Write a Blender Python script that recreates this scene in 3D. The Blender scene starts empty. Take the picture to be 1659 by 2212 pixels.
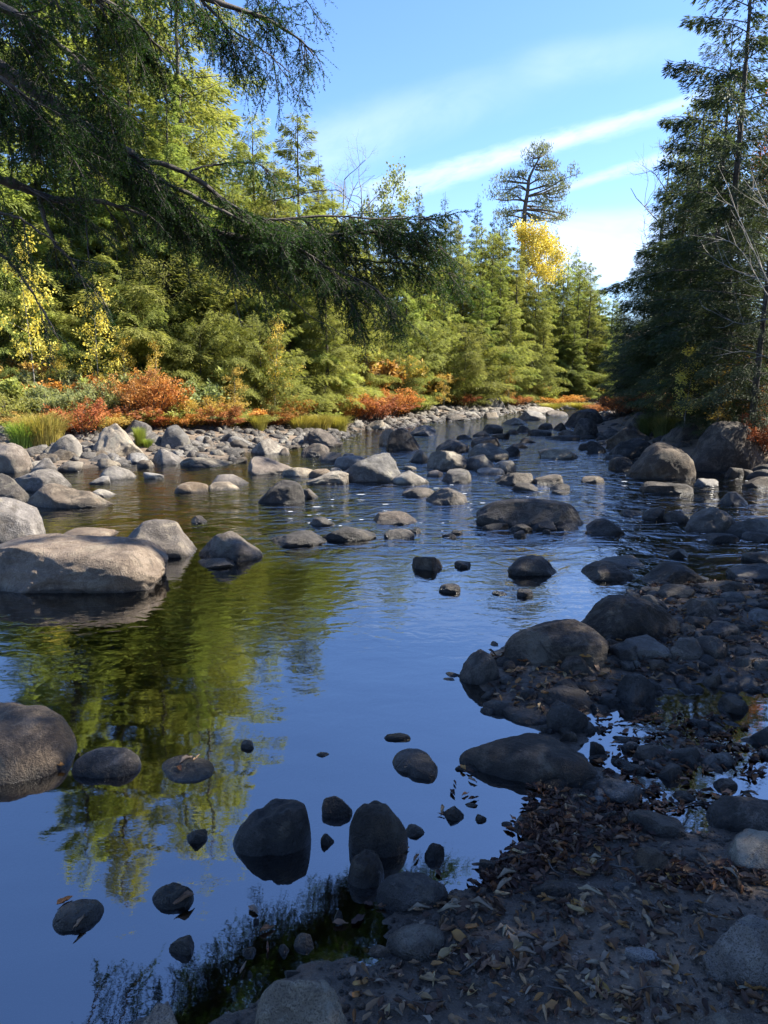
import bpy, math, random
import numpy as np
from mathutils import Vector

random.seed(11)
RG = np.random.default_rng(11)
PI = math.pi
R = math.radians
SC = bpy.context.scene
COL = SC.collection

# ------------------------------------------------------------------ camera model
# photo coordinates are measured in a frame 1659 x 2212
FW, FH, FL = 1659.0, 2212.0, 1661.0
PITCH, CAMZ = R(10.4), 1.6
CP, SP = math.cos(PITCH), math.sin(PITCH)

def ray(px, py):
    x = (px - FW / 2) / FL
    y = -(py - FH / 2) / FL
    return x, CP + SP * y, -SP + CP * y

def gpt(px, py, z=0.0):
    dx, dy, dz = ray(px, py)
    t = (z - CAMZ) / min(dz, -0.004)
    return dx * t, dy * t

def at(px, py, Y):
    dx, dy, dz = ray(px, py)
    t = Y / dy
    return np.array((dx * t, Y, CAMZ + dz * t))

cam_d = bpy.data.cameras.new('camera')
cam = bpy.data.objects.new('camera', cam_d)
COL.objects.link(cam)
cam.location = (0, 0, CAMZ)
cam.rotation_euler = (PI / 2 - PITCH, 0, 0)
cam_d.sensor_fit = 'VERTICAL'
cam_d.sensor_height = 36.0
cam_d.sensor_width = 27.0
cam_d.lens = 36.0 * FL / FH
cam_d.clip_end = 3000
cam_d.clip_start = 0.05
SC.camera = cam

# ------------------------------------------------------------------ noise
def _hash(ix, iy, iz, seed):
    h = (ix * 374761393 + iy * 668265263 + iz * 2147483647 * 0 + iz * 1274126177 + seed * 974634777) & 0xFFFFFFFF
    h = ((h ^ (h >> 13)) * 1274126177) & 0xFFFFFFFF
    h = h ^ (h >> 16)
    return (h & 0xFFFF) / 65535.0

def vnoise(p, seed=0):
    p = np.asarray(p, float)
    i = np.floor(p).astype(np.int64)
    f = p - i
    f = f * f * f * (f * (f * 6 - 15) + 10)
    out = 0
    for dx in (0, 1):
        wx = f[:, 0] if dx else 1 - f[:, 0]
        for dy in (0, 1):
            wy = f[:, 1] if dy else 1 - f[:, 1]
            for dz in (0, 1):
                wz = f[:, 2] if dz else 1 - f[:, 2]
                out = out + wx * wy * wz * _hash(i[:, 0] + dx, i[:, 1] + dy, i[:, 2] + dz, seed)
    return out * 2 - 1

def fbm(p, seed=0, octv=4, gain=0.5):
    p = np.asarray(p, float)
    a, s, o = 1.0, 0.0, 0
    for k in range(octv):
        o = o + a * vnoise(p * (2 ** k) + 17.3 * k, seed + k * 31)
        s += a
        a *= gain
    return o / s

# ------------------------------------------------------------------ mesh helpers
def mesh_from(name, verts, faces, mats, attr=None, smooth=False):
    """faces: (N,k) int array or list of such arrays (different k)"""
    if not isinstance(faces, (list, tuple)):
        faces = [faces]
    faces = [np.asarray(f, dtype=np.int32) for f in faces if len(f)]
    me = bpy.data.meshes.new(name)
    verts = np.asarray(verts, dtype=np.float32)
    nl = sum(f.size for f in faces)
    nf = sum(len(f) for f in faces)
    me.vertices.add(len(verts))
    me.vertices.foreach_set('co', verts.ravel())
    me.loops.add(nl)
    me.loops.foreach_set('vertex_index', np.concatenate([f.ravel() for f in faces]))
    me.polygons.add(nf)
    tot = np.concatenate([np.full(len(f), f.shape[1], np.int32) for f in faces])
    start = np.concatenate([[0], np.cumsum(tot)[:-1]]).astype(np.int32)
    me.polygons.foreach_set('loop_start', start)
    me.polygons.foreach_set('loop_total', tot)
    me.polygons.foreach_set('use_smooth', np.full(nf, bool(smooth)))
    for m in (mats if isinstance(mats, (list, tuple)) else [mats]):
        me.materials.append(m)
    if attr is not None:
        a = me.attributes.new('rnd', 'FLOAT', 'POINT')
        a.data.foreach_set('value', np.asarray(attr, np.float32))
    me.update(calc_edges=True)
    return me

def link(name, me, parent=None, loc=(0, 0, 0), rz=0.0):
    o = bpy.data.objects.new(name, me)
    COL.objects.link(o)
    if parent is not None:
        o.parent = parent
    o.location = loc
    o.rotation_euler = (0, 0, rz)
    return o

def tag(o, label=None, cat=None, group=None, kind=None):
    if label: o['label'] = label
    if cat: o['category'] = cat
    if group: o['group'] = group
    if kind: o['kind'] = kind
    return o

def empty(name, label, cat, loc=(0, 0, 0), rz=0.0, group=None):
    o = bpy.data.objects.new(name, None)
    o.empty_display_size = 0.2
    COL.objects.link(o)
    o.location = loc
    o.rotation_euler = (0, 0, rz)
    return tag(o, label, cat, group)

class Geo:
    def __init__(s):
        s.v, s.f, s.a, s.n = [], {}, [], 0
    def add(s, v, f, a=None):
        v = np.asarray(v, float)
        if len(v) == 0: return
        f = np.asarray(f)
        s.v.append(v)
        s.f.setdefault(f.shape[1], []).append(f + s.n)
        s.a.append(np.full(len(v), 0.5) if a is None else a)
        s.n += len(v)
    def mesh(s, name, mats, smooth=False):
        return mesh_from(name, np.concatenate(s.v), [np.concatenate(x) for x in s.f.values()], mats, np.concatenate(s.a), smooth)

def unit(v):
    return v / np.maximum(np.linalg.norm(v, axis=-1, keepdims=True), 1e-9)

def smooth_line(pts, n):
    """Catmull-Rom resample; pts (k,d) -> (n,d)"""
    pts = np.asarray(pts, float)
    k = len(pts)
    if k == 2:
        t = np.linspace(0, 1, n)[:, None]
        return pts[0] * (1 - t) + pts[1] * t
    P = np.vstack([2 * pts[0] - pts[1], pts, 2 * pts[-1] - pts[-2]])
    t = np.linspace(0, k - 1 - 1e-6, n)
    i = t.astype(int)
    u = (t - i)[:, None]
    p0, p1, p2, p3 = P[i], P[i + 1], P[i + 2], P[i + 3]
    return 0.5 * ((2 * p1) + (-p0 + p2) * u + (2 * p0 - 5 * p1 + 4 * p2 - p3) * u ** 2 + (-p0 + 3 * p1 - 3 * p2 + p3) * u ** 3)

def tube(geo, pts, rad, sides=6, a=0.5):
    pts = np.asarray(pts, float)
    n = len(pts)
    rad = np.broadcast_to(np.asarray(rad, float), (n,))
    t = np.gradient(pts, axis=0)
    t = unit(t)
    up = np.array((0.31, 0.17, 0.93))
    s = unit(np.cross(t, up))
    b = np.cross(s, t)
    ang = np.linspace(0, 2 * PI, sides, endpoint=False)
    ring = np.cos(ang)[None, :, None] * s[:, None, :] + np.sin(ang)[None, :, None] * b[:, None, :]
    v = (pts[:, None, :] + ring * rad[:, None, None]).reshape(-1, 3)
    i = np.arange(n - 1)[:, None] * sides
    j = np.arange(sides)[None, :]
    jn = (j + 1) % sides
    f = np.stack([i + j, i + jn, i + sides + jn, i + sides + j], -1).reshape(-1, 4)
    geo.add(v, f, np.full(len(v), a))

def blades(geo, pos, d, nrm, L, Wd, rnd, kind='kite'):
    """flat lance-shaped leaves: pos (N,3), d direction, nrm plane normal"""
    n = len(pos)
    if n == 0: return
    d = unit(d)
    s = unit(np.cross(d, nrm))
    L = np.broadcast_to(L, (n,))[:, None]
    Wd = np.broadcast_to(Wd, (n,))[:, None]
    if kind == 'tri':
        v = np.stack([pos - s * Wd * .5, pos + s * Wd * .5, pos + d * L], 1).reshape(-1, 3)
        f = np.arange(n * 3).reshape(-1, 3)
        geo.add(v, f, np.repeat(rnd, 3))
    else:
        m = pos + d * L * 0.45
        v = np.stack([pos, m + s * Wd * .5, pos + d * L, m - s * Wd * .5], 1).reshape(-1, 3)
        f = np.arange(n * 4).reshape(-1, 4)
        geo.add(v, f, np.repeat(rnd, 4))

# ------------------------------------------------------------------ material helpers
def new_mat(name):
    m = bpy.data.materials.new(name)
    m.use_nodes = True
    nt = m.node_tree
    nt.nodes.clear()
    return m, nt

def N(nt, typ, **kw):
    n = nt.nodes.new(typ)
    for k, v in kw.items():
        if k.startswith('i_'):
            key = k[2:]
            key = int(key) if key.isdigit() else key.replace('_', ' ')
            n.inputs[key].default_value = v
        else:
            setattr(n, k, v)
    return n

def LK(nt, a, b):
    nt.links.new(a, b)

def ramp(nt, fac, stops):
    r = nt.nodes.new('ShaderNodeValToRGB')
    e = r.color_ramp.elements
    while len(e) < len(stops): e.new(0.5)
    for k, (p, c) in enumerate(stops):
        e[k].position = p
        e[k].color = (c[0], c[1], c[2], 1) if len(c) == 3 else c
    if fac is not None: LK(nt, fac, r.inputs[0])
    return r.outputs[0]

def math_n(nt, op, a, b=None, c=None, clamp=False):
    n = nt.nodes.new('ShaderNodeMath')
    n.operation = op
    n.use_clamp = clamp
    for k, x in enumerate((a, b, c)):
        if x is None: continue
        if isinstance(x, (int, float)): n.inputs[k].default_value = x
        else: LK(nt, x, n.inputs[k])
    return n.outputs[0]

def mixc(nt, fac, a, b, mode='MIX'):
    n = nt.nodes.new('ShaderNodeMix')
    n.data_type = 'RGBA'
    n.blend_type = mode
    for s, x in ((0, fac), (6, a), (7, b)):
        if isinstance(x, (int, float)): n.inputs[s].default_value = x
        elif isinstance(x, tuple): n.inputs[s].default_value = (x[0], x[1], x[2], 1)
        else: LK(nt, x, n.inputs[s])
    return n.outputs[2]

def noise_n(nt, vec, scale, detail=4, rough=0.55, dist=0.0):
    n = N(nt, 'ShaderNodeTexNoise')
    n.inputs['Scale'].default_value = scale
    n.inputs['Detail'].default_value = detail
    n.inputs['Roughness'].default_value = rough
    n.inputs['Distortion'].default_value = dist
    if vec is not None: LK(nt, vec, n.inputs['Vector'])
    return n.outputs['Fac']

def smap(nt, v, a, b, lo=0.0, hi=1.0):
    n = N(nt, 'ShaderNodeMapRange', interpolation_type='SMOOTHSTEP')
    LK(nt, v, n.inputs[0])
    for k, x in zip((1, 2, 3, 4), (a, b, lo, hi)): n.inputs[k].default_value = x
    return n.outputs[0]

def mat_rock(name, c1, c2, light, lichen=0.35, wet=0.10):
    m, nt = new_mat(name)
    geo = N(nt, 'ShaderNodeNewGeometry')
    oi = N(nt, 'ShaderNodeObjectInfo')
    tc = N(nt, 'ShaderNodeTexCoord')
    add = N(nt, 'ShaderNodeVectorMath', operation='ADD')
    LK(nt, tc.outputs['Object'], add.inputs[0])
    LK(nt, oi.outputs['Location'], add.inputs[1])
    P = add.outputs[0]
    big = noise_n(nt, P, 1.6, 5, 0.6)
    mid = noise_n(nt, P, 7, 7, 0.72, .4)
    fine = noise_n(nt, P, 70, 4, 0.7)
    spk = noise_n(nt, P, 230, 2, 0.6)
    base = mixc(nt, smap(nt, big, 0.35, 0.65), c1, c2)
    base = mixc(nt, math_n(nt, 'MULTIPLY', smap(nt, mid, 0.46, 0.62), lichen), base, light)
    base = mixc(nt, math_n(nt, 'MULTIPLY', smap(nt, fine, 0.52, 0.75), lichen * .9), base, light)
    base = mixc(nt, math_n(nt, 'MULTIPLY', smap(nt, spk, 0.52, 0.34), 0.75), base, (c1[0] * .35, c1[1] * .35, c1[2] * .35))
    br = math_n(nt, 'MULTIPLY_ADD', oi.outputs['Random'], 0.75, 0.62)
    hsv = N(nt, 'ShaderNodeHueSaturation')
    LK(nt, base, hsv.inputs['Color'])
    LK(nt, br, hsv.inputs['Value'])
    LK(nt, math_n(nt, 'MULTIPLY_ADD', math_n(nt, 'FRACT', math_n(nt, 'MULTIPLY', oi.outputs['Random'], 7.3)), 1.1, 0.45), hsv.inputs['Saturation'])
    patch_ = noise_n(nt, P, 3.2, 6, .7, .8)
    hs2 = mixc(nt, math_n(nt, 'MULTIPLY', smap(nt, patch_, .54, .60), .45), hsv.outputs[0], (light[0] * .85, light[1] * .88, light[2] * .82))
    hs2 = mixc(nt, math_n(nt, 'MULTIPLY', smap(nt, patch_, .44, .38), .5), hs2, (c1[0] * .45, c1[1] * .47, c1[2] * .45))
    sp = N(nt, 'ShaderNodeSeparateXYZ')
    LK(nt, geo.outputs['Position'], sp.inputs[0])
    zz = math_n(nt, 'ADD', sp.outputs['Z'], math_n(nt, 'MULTIPLY_ADD', mid, 0.10, -0.05))
    wetf = smap(nt, zz, wet, 0.0)
    col = mixc(nt, wetf, hs2, mixc(nt, 0.72, hs2, (0.008, 0.007, 0.006)))
    bs = N(nt, 'ShaderNodeBsdfPrincipled')
    LK(nt, col, bs.inputs['Base Color'])
    LK(nt, math_n(nt, 'MULTIPLY_ADD', wetf, -0.42, 0.70), bs.inputs['Roughness'])
    bs.inputs['Specular IOR Level'].default_value = 0.35
    h = math_n(nt, 'ADD', math_n(nt, 'MULTIPLY', mid, 0.6), math_n(nt, 'MULTIPLY', fine, 0.35))
    h = math_n(nt, 'ADD', h, math_n(nt, 'MULTIPLY', spk, 0.10))
    vor = N(nt, 'ShaderNodeTexVoronoi', feature='DISTANCE_TO_EDGE')
    vor.inputs['Scale'].default_value = 1.7
    dn = N(nt, 'ShaderNodeTexNoise')
    dn.inputs['Scale'].default_value = 3.0
    LK(nt, P, dn.inputs['Vector'])
    mxv = N(nt, 'ShaderNodeVectorMath', operation='MULTIPLY_ADD')
    LK(nt, dn.outputs['Color'], mxv.inputs[0]); mxv.inputs[1].default_value = (.8, .8, .8); LK(nt, P, mxv.inputs[2])
    LK(nt, mxv.outputs[0], vor.inputs['Vector'])
    crack = math_n(nt, 'MULTIPLY', smap(nt, vor.outputs['Distance'], 0.018, 0.0), smap(nt, big, 0.48, 0.6))
    h = math_n(nt, 'SUBTRACT', h, math_n(nt, 'MULTIPLY', crack, 0.10))
    bp = N(nt, 'ShaderNodeBump')
    bp.inputs['Strength'].default_value = 1.0
    bp.inputs['Distance'].default_value = 0.05
    LK(nt, h, bp.inputs['Height'])
    LK(nt, bp.outputs[0], bs.inputs['Normal'])
    out = N(nt, 'ShaderNodeOutputMaterial')
    LK(nt, bs.outputs[0], out.inputs[0])
    return m

def mat_leaf(name, c1, c2, c3=None, trans=0.4, rough=0.6, var=0.35, nscale=0.5, tint=None):
    m, nt = new_mat(name)
    at_ = N(nt, 'ShaderNodeAttribute', attribute_name='rnd')
    oi = N(nt, 'ShaderNodeObjectInfo')
    geo = N(nt, 'ShaderNodeNewGeometry')
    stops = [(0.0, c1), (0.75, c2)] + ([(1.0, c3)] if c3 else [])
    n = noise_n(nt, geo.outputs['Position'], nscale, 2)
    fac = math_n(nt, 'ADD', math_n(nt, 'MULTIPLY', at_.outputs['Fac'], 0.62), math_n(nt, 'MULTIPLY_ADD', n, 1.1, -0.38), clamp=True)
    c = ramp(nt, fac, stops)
    hsv = N(nt, 'ShaderNodeHueSaturation')
    LK(nt, c, hsv.inputs['Color'])
    LK(nt, math_n(nt, 'MULTIPLY_ADD', oi.outputs['Random'], 0.04, 0.48), hsv.inputs['Hue'])
    LK(nt, math_n(nt, 'MULTIPLY_ADD', oi.outputs['Random'], var, 1 - var / 2), hsv.inputs['Value'])
    bs = N(nt, 'ShaderNodeBsdfPrincipled')
    bs.inputs['Roughness'].default_value = rough
    bs.inputs['Specular IOR Level'].default_value = 0.25
    LK(nt, hsv.outputs[0], bs.inputs['Base Color'])
    tr = N(nt, 'ShaderNodeBsdfTranslucent')
    tcol = mixc(nt, 1.0, hsv.outputs[0], tint or (1.35, 1.35, 0.7), 'MULTIPLY')
    LK(nt, tcol, tr.inputs['Color'])
    mx = N(nt, 'ShaderNodeMixShader')
    mx.inputs[0].default_value = trans
    LK(nt, bs.outputs[0], mx.inputs[1]); LK(nt, tr.outputs[0], mx.inputs[2])
    out = N(nt, 'ShaderNodeOutputMaterial')
    LK(nt, mx.outputs[0], out.inputs[0])
    return m

def mat_bark(name, c1, c2, scale=14):
    m, nt = new_mat(name)
    tc = N(nt, 'ShaderNodeTexCoord')
    mp = N(nt, 'ShaderNodeMapping')
    mp.inputs['Scale'].default_value = (1, 1, 0.25)
    LK(nt, tc.outputs['Object'], mp.inputs[0])
    n = noise_n(nt, mp.outputs[0], scale, 6, 0.7)
    col = mixc(nt, smap(nt, n, 0.35, 0.68), c1, c2)
    bs = N(nt, 'ShaderNodeBsdfPrincipled')
    bs.inputs['Roughness'].default_value = 0.85
    LK(nt, col, bs.inputs['Base Color'])
    bp = N(nt, 'ShaderNodeBump')
    bp.inputs['Strength'].default_value = 0.8
    bp.inputs['Distance'].default_value = 0.02
    LK(nt, n, bp.inputs['Height']); LK(nt, bp.outputs[0], bs.inputs['Normal'])
    out = N(nt, 'ShaderNodeOutputMaterial')
    LK(nt, bs.outputs[0], out.inputs[0])
    return m

M = {}
M['rock_light'] = mat_rock('pale_granite', (0.115, 0.098, 0.080), (0.205, 0.178, 0.145), (0.36, 0.32, 0.26), 0.55, 0.05)
M['rock_tan'] = mat_rock('tan_granite', (0.125, 0.096, 0.073), (0.21, 0.162, 0.122), (0.33, 0.27, 0.21), 0.5, 0.06)
M['rock_grey'] = mat_rock('grey_stone', (0.058, 0.048, 0.039), (0.125, 0.104, 0.085), (0.25, 0.215, 0.175), 0.55, 0.08)
M['rock_dark'] = mat_rock('dark_and_shaded_stone', (0.028, 0.0225, 0.018), (0.062, 0.049, 0.039), (0.18, 0.148, 0.118), 0.48, 0.06)  # dark stone; its colour also stands in for shade on shaded rocks
M['rock_wet'] = mat_rock('wet_stone', (0.016, 0.0128, 0.0105), (0.034, 0.027, 0.0215), (0.12, 0.098, 0.076), 0.45, 0.10)
M['bark'] = mat_bark('conifer_bark', (0.035, 0.028, 0.024), (0.10, 0.085, 0.07))
M['bark_grey'] = mat_bark('grey_bark', (0.13, 0.12, 0.105), (0.30, 0.28, 0.25))
M['bark_pine'] = mat_bark('pine_bark', (0.06, 0.05, 0.04), (0.15, 0.12, 0.10), 8)
GT_ = (1.25, 1.25, .8)
M['hem'] = mat_leaf('hemlock_needles', (0.10, 0.125, 0.036), (0.25, 0.275, 0.072), (0.38, 0.385, 0.105), 0.5, tint=GT_)
M['hem_yel'] = mat_leaf('yellow_green_needles', (0.135, 0.160, 0.040), (0.32, 0.345, 0.095), (0.44, 0.44, 0.14), 0.50, tint=GT_)
M['spruce'] = mat_leaf('spruce_needles', (0.055, 0.075, 0.040), (0.135, 0.165, 0.075), (0.23, 0.25, 0.11), 0.35, tint=GT_)
M['shade'] = mat_leaf('shaded_conifer_needles', (0.024, 0.038, 0.018), (0.068, 0.090, 0.038), (0.14, 0.155, 0.060), 0.32, tint=GT_)  # shade of the right-hand trees put into the needle colour
M['pine'] = mat_leaf('pine_needles', (0.075, 0.095, 0.055), (0.19, 0.21, 0.10), (0.30, 0.29, 0.14), 0.35, tint=GT_)
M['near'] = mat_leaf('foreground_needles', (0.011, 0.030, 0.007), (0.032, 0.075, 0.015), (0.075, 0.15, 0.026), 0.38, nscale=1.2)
YT = (1.2, 1.05, .6)
M['yellow'] = mat_leaf('yellow_leaves', (0.46, 0.37, 0.07), (0.60, 0.50, 0.12), (0.70, 0.63, 0.20), 0.4, tint=YT, nscale=1.5)
M['orange'] = mat_leaf('orange_leaves', (0.36, 0.135, 0.045), (0.54, 0.26, 0.075), (0.58, 0.45, 0.13), 0.35, tint=YT, nscale=1.6, rough=.8)
M['rust'] = mat_leaf('rust_leaves', (0.22, 0.095, 0.045), (0.42, 0.18, 0.065), (0.52, 0.33, 0.10), 0.32, tint=YT, nscale=1.6, rough=.8)
M['amber'] = mat_leaf('amber_leaves', (0.30, 0.18, 0.055), (0.48, 0.34, 0.09), (0.52, 0.46, 0.15), 0.38, tint=YT, nscale=1.6, rough=.8)
M['ygreen'] = mat_leaf('yellow_green_leaves', (0.17, 0.19, 0.05), (0.36, 0.37, 0.10), (0.52, 0.46, 0.14), 0.42, tint=GT_, nscale=1.6, rough=.8)
M['pgreen'] = mat_leaf('pale_green_leaves', (0.14, 0.165, 0.07), (0.28, 0.30, 0.12), (0.46, 0.42, 0.18), 0.38, tint=GT_, nscale=1.6, rough=.8)
M['grass'] = mat_leaf('grass_blades', (0.14, 0.20, 0.035), (0.27, 0.34, 0.06), (0.42, 0.43, 0.10), 0.4, tint=GT_)
M['grassy'] = mat_leaf('yellow_grass_blades', (0.22, 0.22, 0.05), (0.40, 0.37, 0.08), (0.52, 0.42, 0.13), 0.4, tint=GT_)
M['grassd'] = mat_leaf('dark_grass_blades', (0.04, 0.055, 0.018), (0.09, 0.11, 0.03), (0.16, 0.16, 0.06), 0.3)
M['lit_a'] = mat_leaf('tan_dead_leaf', (0.17, 0.105, 0.058), (0.38, 0.255, 0.145), (0.52, 0.38, 0.24), 0.15, tint=(1, 1, 1), nscale=30, var=.9)
M['lit_b'] = mat_leaf('brown_dead_leaf', (0.042, 0.025, 0.017), (0.105, 0.060, 0.038), (0.21, 0.12, 0.065), 0.08, tint=(1, 1, 1), nscale=30, var=.9)
M['lit_c'] = mat_leaf('orange_dead_leaf', (0.19, 0.09, 0.035), (0.36, 0.19, 0.065), (0.50, 0.32, 0.10), 0.15, tint=(1, 1, 1), nscale=30, var=.9)
M['lit_d'] = mat_leaf('pale_dead_leaf', (0.15, 0.12, 0.085), (0.27, 0.215, 0.155), (0.38, 0.31, 0.23), 0.1, tint=(1, 1, 1), nscale=30, var=.7)
# ------------------------------------------------------------------ terrain
def poly_w(pts):
    return np.array([gpt(x, y) for x, y in pts])

BEACH = [(300, 2235), (400, 2205), (480, 2190), (560, 2150), (600, 2112), (700, 2085), (790, 2045), (815, 1985), (850, 1950), (950, 1905), (1030, 1893), (1090, 1870),
         (1120, 1820), (1110, 1760), (1135, 1700), (1180, 1686), (1290, 1700), (1390, 1742), (1450, 1790), (1520, 1790), (1560, 1765), (1659, 1748), (1850, 1750)]
SPIT = [(1000, 1462), (1060, 1425), (1110, 1400), (1250, 1345), (1370, 1300), (1400, 1262), (1500, 1258), (1600, 1262), (1750, 1262), (1900, 1270), (1900, 1560),
        (1720, 1500), (1620, 1488), (1520, 1492), (1420, 1500), (1310, 1512), (1280, 1545), (1275, 1590), (1255, 1640), (1200, 1640), (1180, 1590), (1110, 1540), (1070, 1500)]
RBANK = [(2100, 1075), (1800, 1058), (1659, 1042), (1600, 1022), (1500, 1018), (1400, 1000), (1330, 985), (1290, 950), (1262, 925), (1290, 900), (1330, 884), (1390, 873), (1420, 868)]
LBANK = [(-900, 1120), (-300, 1050), (-60, 1018), (60, 1020), (200, 1012), (300, 1000), (420, 998), (500, 994), (560, 974), (650, 968), (730, 948), (760, 932), (850, 926),
         (905, 912), (1000, 905), (1060, 898), (1120, 890), (1200, 884), (1260, 876), (1330, 871), (1390, 866)]

bw = poly_w(BEACH)
beach_p = np.vstack([bw, [[9, 2.0], [9, -6], [-6, -6], [-2.2, -1.0], [-1.0, 0.9]]])
spit_p = poly_w(SPIT)
rb = poly_w(RBANK)
rbank_p = np.vstack([rb, [[12, 46], [20, 60], [60, 90], [500, 200], [500, 9], [60, 8.6]]])
lb = poly_w(LBANK)
lbank_p = np.vstack([lb, [[13, 47], [14, 62], [30, 85], [500, 215], [500, 900], [-500, 900], [-500, 8.5], [-40, 8.6]]])
POLYS = [beach_p, spit_p, rbank_p, lbank_p]

def sdist(P, poly):
    """signed distance, positive inside"""
    P = np.asarray(P, float)
    a = poly
    b = np.roll(poly, -1, 0)
    best = np.full(len(P), 1e9)
    ins = np.zeros(len(P), bool)
    for k in range(len(a)):
        e = b[k] - a[k]
        w = P - a[k]
        t = np.clip((w @ e) / max(e @ e, 1e-9), 0, 1)
        d = np.hypot(*(w - t[:, None] * e).T)
        best = np.minimum(best, d)
        c = (a[k, 1] > P[:, 1]) != (b[k, 1] > P[:, 1])
        xi = a[k, 0] + (P[:, 1] - a[k, 1]) * e[0] / (e[1] if abs(e[1]) > 1e-9 else 1e-9)
        ins ^= c & (P[:, 0] < xi)
    return np.where(ins, best, -best)

FASTG = {}
def hfast(P):
    P = np.atleast_2d(np.asarray(P, float))
    gx_, gy_, H_ = FASTG['x'], FASTG['y'], FASTG['h']
    ix = np.clip(np.searchsorted(gx_, P[:, 0]) - 1, 0, len(gx_) - 2)
    iy = np.clip(np.searchsorted(gy_, P[:, 1]) - 1, 0, len(gy_) - 2)
    fx = np.clip((P[:, 0] - gx_[ix]) / (gx_[ix + 1] - gx_[ix]), 0, 1)
    fy = np.clip((P[:, 1] - gy_[iy]) / (gy_[iy + 1] - gy_[iy]), 0, 1)
    return (H_[iy, ix] * (1 - fx) + H_[iy, ix + 1] * fx) * (1 - fy) + (H_[iy + 1, ix] * (1 - fx) + H_[iy + 1, ix + 1] * fx) * fy

def interp(d, xs, ys):
    return np.interp(d, xs, ys)

def height(P):
    P = np.atleast_2d(np.asarray(P, float))
    P3 = np.column_stack([P, np.zeros(len(P))])
    d1, d2, d3, d4 = (sdist(P, q) for q in POLYS)
    wob = fbm(P3 * 1.9, 5, 3)
    w2 = fbm(P3 * 0.35, 9, 3)
    d1 = d1 + wob * 0.07
    d2 = d2 + wob * 0.12
    d3 = d3 + wob * 0.25
    d4 = d4 + wob * 0.35
    h1 = interp(d1, [-3, -1.2, -.3, 0, .25, 1, 3, 8], [-.45, -.28, -.07, 0, .025, .085, .30, .9])
    h2 = interp(d2, [-3, -1.2, -.3, 0, .3, 1.2, 3], [-.45, -.22, -.05, 0, .04, .09, .22])
    h3 = interp(d3, [-4, -1.5, -.4, 0, .5, 1.5, 4, 12, 60, 400], [-.5, -.4, -.12, 0, .14, .42, .95, 2.0, 7, 30])
    h4 = interp(d4, [-4, -1.5, -.4, 0, .8, 2.5, 5, 12, 60, 400], [-.5, -.35, -.10, 0, .10, .30, .65, 1.3, 6, 30])
    h = np.maximum(np.maximum(h1, h2), np.maximum(h3, h4))
    r = np.hypot(P[:, 0], P[:, 1])
    h = h + fbm(P3 * 6.0, 3, 3) * 0.012 + w2 * np.clip((h - .3) * .25, 0, .6)
    # pool on the right stays just awash
    pool = np.exp(-(((P[:, 0] - 1.45) / 0.75) ** 2 + ((P[:, 1] - 3.0) / 0.36) ** 2))
    h = np.where(pool > .30, np.maximum(h, -.026 + fbm(P3 * 3.3, 12, 3) * .075 - (1 - pool) * .02), h)
    return h

def hz(x, y):
    return float(hfast([[x, y]])[0])

def hit_n(px, py):
    """vectorised hit for many pixels"""
    px = np.asarray(px, float); py = np.asarray(py, float)
    xx = (px - FW / 2) / FL; yy = -(py - FH / 2) / FL
    dy = CP + SP * yy; dz = np.minimum(-SP + CP * yy, -.004)
    z = np.zeros(len(px))
    for _ in range(14):
        t = (z - CAMZ) / dz
        z = z * .5 + np.maximum(hfast(np.column_stack([xx * t, dy * t])), 0) * .5
    t = (z - CAMZ) / dz
    return np.column_stack([xx * t, dy * t])

def hit(px, py, rest=True):
    """first point where the ray through (px,py) meets ground or water"""
    z = 0.0
    for _ in range(14):
        x, y = gpt(px, py, z)
        h = max(hz(x, y), 0.0)
        z = z * 0.5 + h * 0.5
    return x, y, z

def axis(lo, hi, c0, c1, fine, grow):
    a = [c0]
    while a[-1] < c1: a.append(a[-1] + fine)
    s = fine
    while a[-1] < hi:
        s *= grow
        a.append(a[-1] + s)
    b = [c0]
    s = fine
    while b[-1] > lo:
        s *= grow
        b.append(b[-1] - s)
    return np.array(sorted(set(b[1:] + a)))

gx = axis(-900, 900, -1.6, 4.2, 0.028, 1.045)
gy = axis(-60, 1600, 1.2, 6.8, 0.028, 1.03)
GX, GY = np.meshgrid(gx, gy)
PP = np.column_stack([GX.ravel(), GY.ravel()])
HH = height(PP)
P3 = np.column_stack([PP, np.zeros(len(PP))])
near = np.clip((9 - np.hypot(PP[:, 0], PP[:, 1])) / 6, 0, 1)
HH = HH + near * (fbm(P3 * 22, 21, 3) * 0.006)
nx, ny = len(gx), len(gy)
FASTG.update(x=gx, y=gy, h=HH.reshape(ny, nx))
ii = (np.arange(ny - 1)[:, None] * nx + np.arange(nx - 1)[None, :]).ravel()
quads = np.stack([ii, ii + 1, ii + nx + 1, ii + nx], -1)

m, nt = new_mat('riverbank_earth')
geo = N(nt, 'ShaderNodeNewGeometry')
P = geo.outputs['Position']
n1 = noise_n(nt, P, 2.2, 5, .6)
n2 = noise_n(nt, P, 26, 5, .7)
n3 = noise_n(nt, P, 150, 3, .7)
c = mixc(nt, smap(nt, n1, .35, .65), (0.078, 0.056, 0.038), (0.165, 0.121, 0.083))
c = mixc(nt, math_n(nt, 'MULTIPLY', smap(nt, n2, .5, .7), .5), c, (0.23, 0.172, 0.118))
c = mixc(nt, math_n(nt, 'MULTIPLY', smap(nt, n3, .56, .70), .55), c, (0.40, 0.315, 0.225))
sp = N(nt, 'ShaderNodeSeparateXYZ'); LK(nt, P, sp.inputs[0])
far = smap(nt, sp.outputs['Y'], 11.0, 15.0)
litter = mixc(nt, smap(nt, n2, .4, .6), (0.07, 0.045, 0.025), (0.17, 0.12, 0.06))
c = mixc(nt, math_n(nt, 'MULTIPLY', far, smap(nt, sp.outputs['Z'], .15, .5)), c, litter)
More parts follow.
